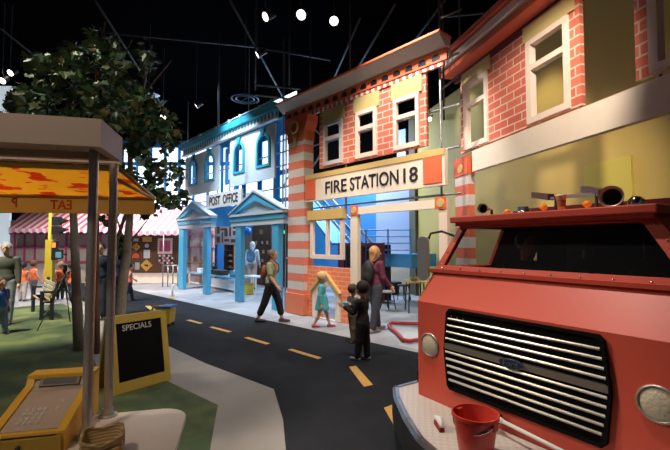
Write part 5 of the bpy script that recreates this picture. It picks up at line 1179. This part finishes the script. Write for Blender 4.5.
MB().box(-.13, .13, 0, .05, 0, .14).build('sign_box', BLACK, ex2); MB().box(-.12, .12, -.005, 0, .01, .13).build('green_face', mat('exit_green', (.05, .7, .3), .5, emit=1.5), ex2); MB().tube([(0, .03, .14), (0, .03, 9-Z)], .01, 5).build('hanger', PIPED, ex2)
dk2 = thing('dark_gap_sheet', 'tall black sheet painting the shade in the gap beside the striped pillar', 'panel', (Q9(285, 250)[0], 9.2, 0)); rp('gap_shade', Q9(279.5, 250)[0], Q9(292, 250)[0], 0, 2.7, 9.2, 9.3, BLACKM, dk2); rp('panel_trim', Q9(279.5, 250)[0]-.05, Q9(279.5, 250)[0], 0, 2.7, 9.18, 9.3, BLUE, dk2)  # black sheet added to paint the darkness of the open gap
bo_ = flo(172.5, 298); bq = thing('bollard', 'short white bollard with yellow foot at the road edge', 'bollard', bo_); MB().tube([(0, 0, .04), (0, 0, .42)], .035, 10).build('shaft', WHITE, bq, smooth=True); MB().lathe([(0, .44), (.04, .42), (.045, .36)], seg=12).build('cap', WHITE, bq, smooth=True); MB().lathe([(0, .04), (.08, .03), (.1, 0)], seg=14).build('foot', YEL, bq, smooth=True)
wb = flo(203, 303); 

# ================================================================ CEILING GEAR
def can(lab, x, y, z, r_=.11, aim=(-6, 4, 0), em=6, on=True):
    d = ray(x, y); P = CAM + d*((z-EYE)/d.z)
    t = thing('ceiling_spotlight', lab, 'spotlight', P); D_ = (Vector(aim)-P).normalized()
    MB().lathe([(0, -.26), (r_*.75, -.25), (r_*.9, -.1), (r_*1.05, 0), (r_*.98, 0), (r_*.9, -.05)], (0, 0, 0), D_, 22).build('housing', BLACK, t, smooth='auto')
    MB().lathe([(r_*.93, -.012), (r_*.5, -.004), (0, 0)], (0, 0, 0), D_, 22).build('lens', mat('lamp_lens', (1, .9, .78), .4, emit=em), t, smooth=True)
    MB().tube([-D_*.15, Vector((0, 0, .25)), Vector((0, 0, 9-P.z))], .012, 6).build('hanger', PIPED, t)
    return P
can('lit ceiling spotlight furthest right of the bright row', 334, 21, 6.6, .10, (1, .5, 1))
can('lit ceiling spotlight in the middle of the bright row', 301, 15, 6.6, .11, (-3.5, -1.5, 0))
can('lit ceiling spotlight furthest left of the bright row', 265, 17, 6.6, .10, (-8, -5, 0))
can('single lit spotlight hanging below the bright row', 257, 55, 6.5, .09, (-14, -4, 0))
can('small lit spotlight above the post office cornice left end', 196, 106, 6.6, .10, (-18, -3, 0))
can('small lit spotlight beside the tree crown', 163, 117, 6.4, .11, (-10, -2, 0))
can('small lit spotlight at the left picture edge near the crown', 2, 81, 6.6, .10, (-10, -4, 0))
can('small lit spotlight low between fire station and garage fronts', 429.5, 119, 5.4, .07, (0, 0, 1.5), 4)
can('unlit ceiling spotlight above the tree crown left side', 10, 73, 6.9, .10, (-10, -6, 0), 6)
X_ = CAM+ray(149, 95.5)*((6.6-EYE)/ray(149, 95.5).z)
ov = thing('pendant_lamp', 'pale blue oval pendant lamp right of the tree crown', 'lamp', X_, FC.a); MB().lathe([(0, .06), (.3, .04), (.36, 0), (.3, -.03), (0, -.04)], seg=24, sy=.5).build('shade', mat('pendant_blue', (.35, .5, .65), .4, emit=.5), ov, smooth=True); MB().tube([(0, 0, .05), (0, 0, 9-X_.z)], .012, 5).build('cord', PIPED, ov)
X_ = CAM+ray(245, 99)*((6.3-EYE)/ray(245, 99).z)
rg = thing('ring_fixture', 'dark oval ring fixture hanging above the post office cornice', 'ceiling fixture', X_)
for r_ in (.28, .42): MB().tube([(r_*math.cos(i*.2618), r_*math.sin(i*.2618), 0) for i in range(25)], .025, 6, cap=False).build('ring', mat('ring_blue', (.06, .10, .16), .5), rg, smooth=True)
MB().tube([(-.42, 0, 0), (.42, 0, 0)], .015, 6).build('spoke', PIPED, rg); MB().tube([(0, 0, 0), (0, 0, 9-X_.z)], .012, 5).build('hanger', PIPED, rg)
pg2 = thing('pipe_grid', 'dark pipe grid hanging under the black ceiling', 'pipes', (-8, 3, 7.2)); INV[pg2.name] = Matrix.Translation((-8, 3, 7.2)).inverted()
PG = mat('grid_pipe', (.05, .05, .06), .5, .3)
def gp(x, y, z=7.1): return CAM+ray(x, y)*((z-EYE)/ray(x, y).z)
for l in (((95, 0), (170, 118)), ((100, 32), (255, 47)), ((255, 47), (330, 60)), ((360, 18), (330, 88)), ((395, 4), (345, 90)), ((445, 0), (400, 60)), ((0, 28), (90, 100)), ((440, 17), (540, 8)), ((230, 0), (290, 110))):
    MB().tube([gp(*l[0]), gp(*l[1])], .03, 6).build('pipe', PG, pg2, world=True, smooth=True)
for (x, y0_, y1_, d) in ((255, 90, 0, 10.5), (218, 128, 30, 12), (444, 120, 0, 7.6), (289, 85, 40, 9.9), (350, 75, 40, 9), (460, 66, 10, 7.9)):
    a = dep(x, y0_, d); MB().tube([a, (a.x, a.y, 8.98)], .022, 6).build('drop_pipe', PG, pg2, world=True, smooth=True)
for l in (((255, 85), (300, 89), 10.2), ((255, 95), (290, 99), 10.2), ((440, 18), (462, 9), 7.6), ((441, 58), (456, 44), 7.6), ((441, 90), (458, 76), 7.6)):
    MB().tube([dep(*l[0], l[2]), dep(*l[1], l[2])], .022, 6).build('cross_pipe', PIPE, pg2, world=True, smooth=True)
a, b = FA.px(268, 98, 4.5), FA.px(296, 98, 4.5); a = (a[0], FA.px(281, 98, 4.5)[1]); b = (b[0], FA.px(281, 109, 4.5)[1])
struct('window_%d' % (n+4), MB().box(a[0], b[0], 10.6, 10.65, b[1], a[1]), GLOW)
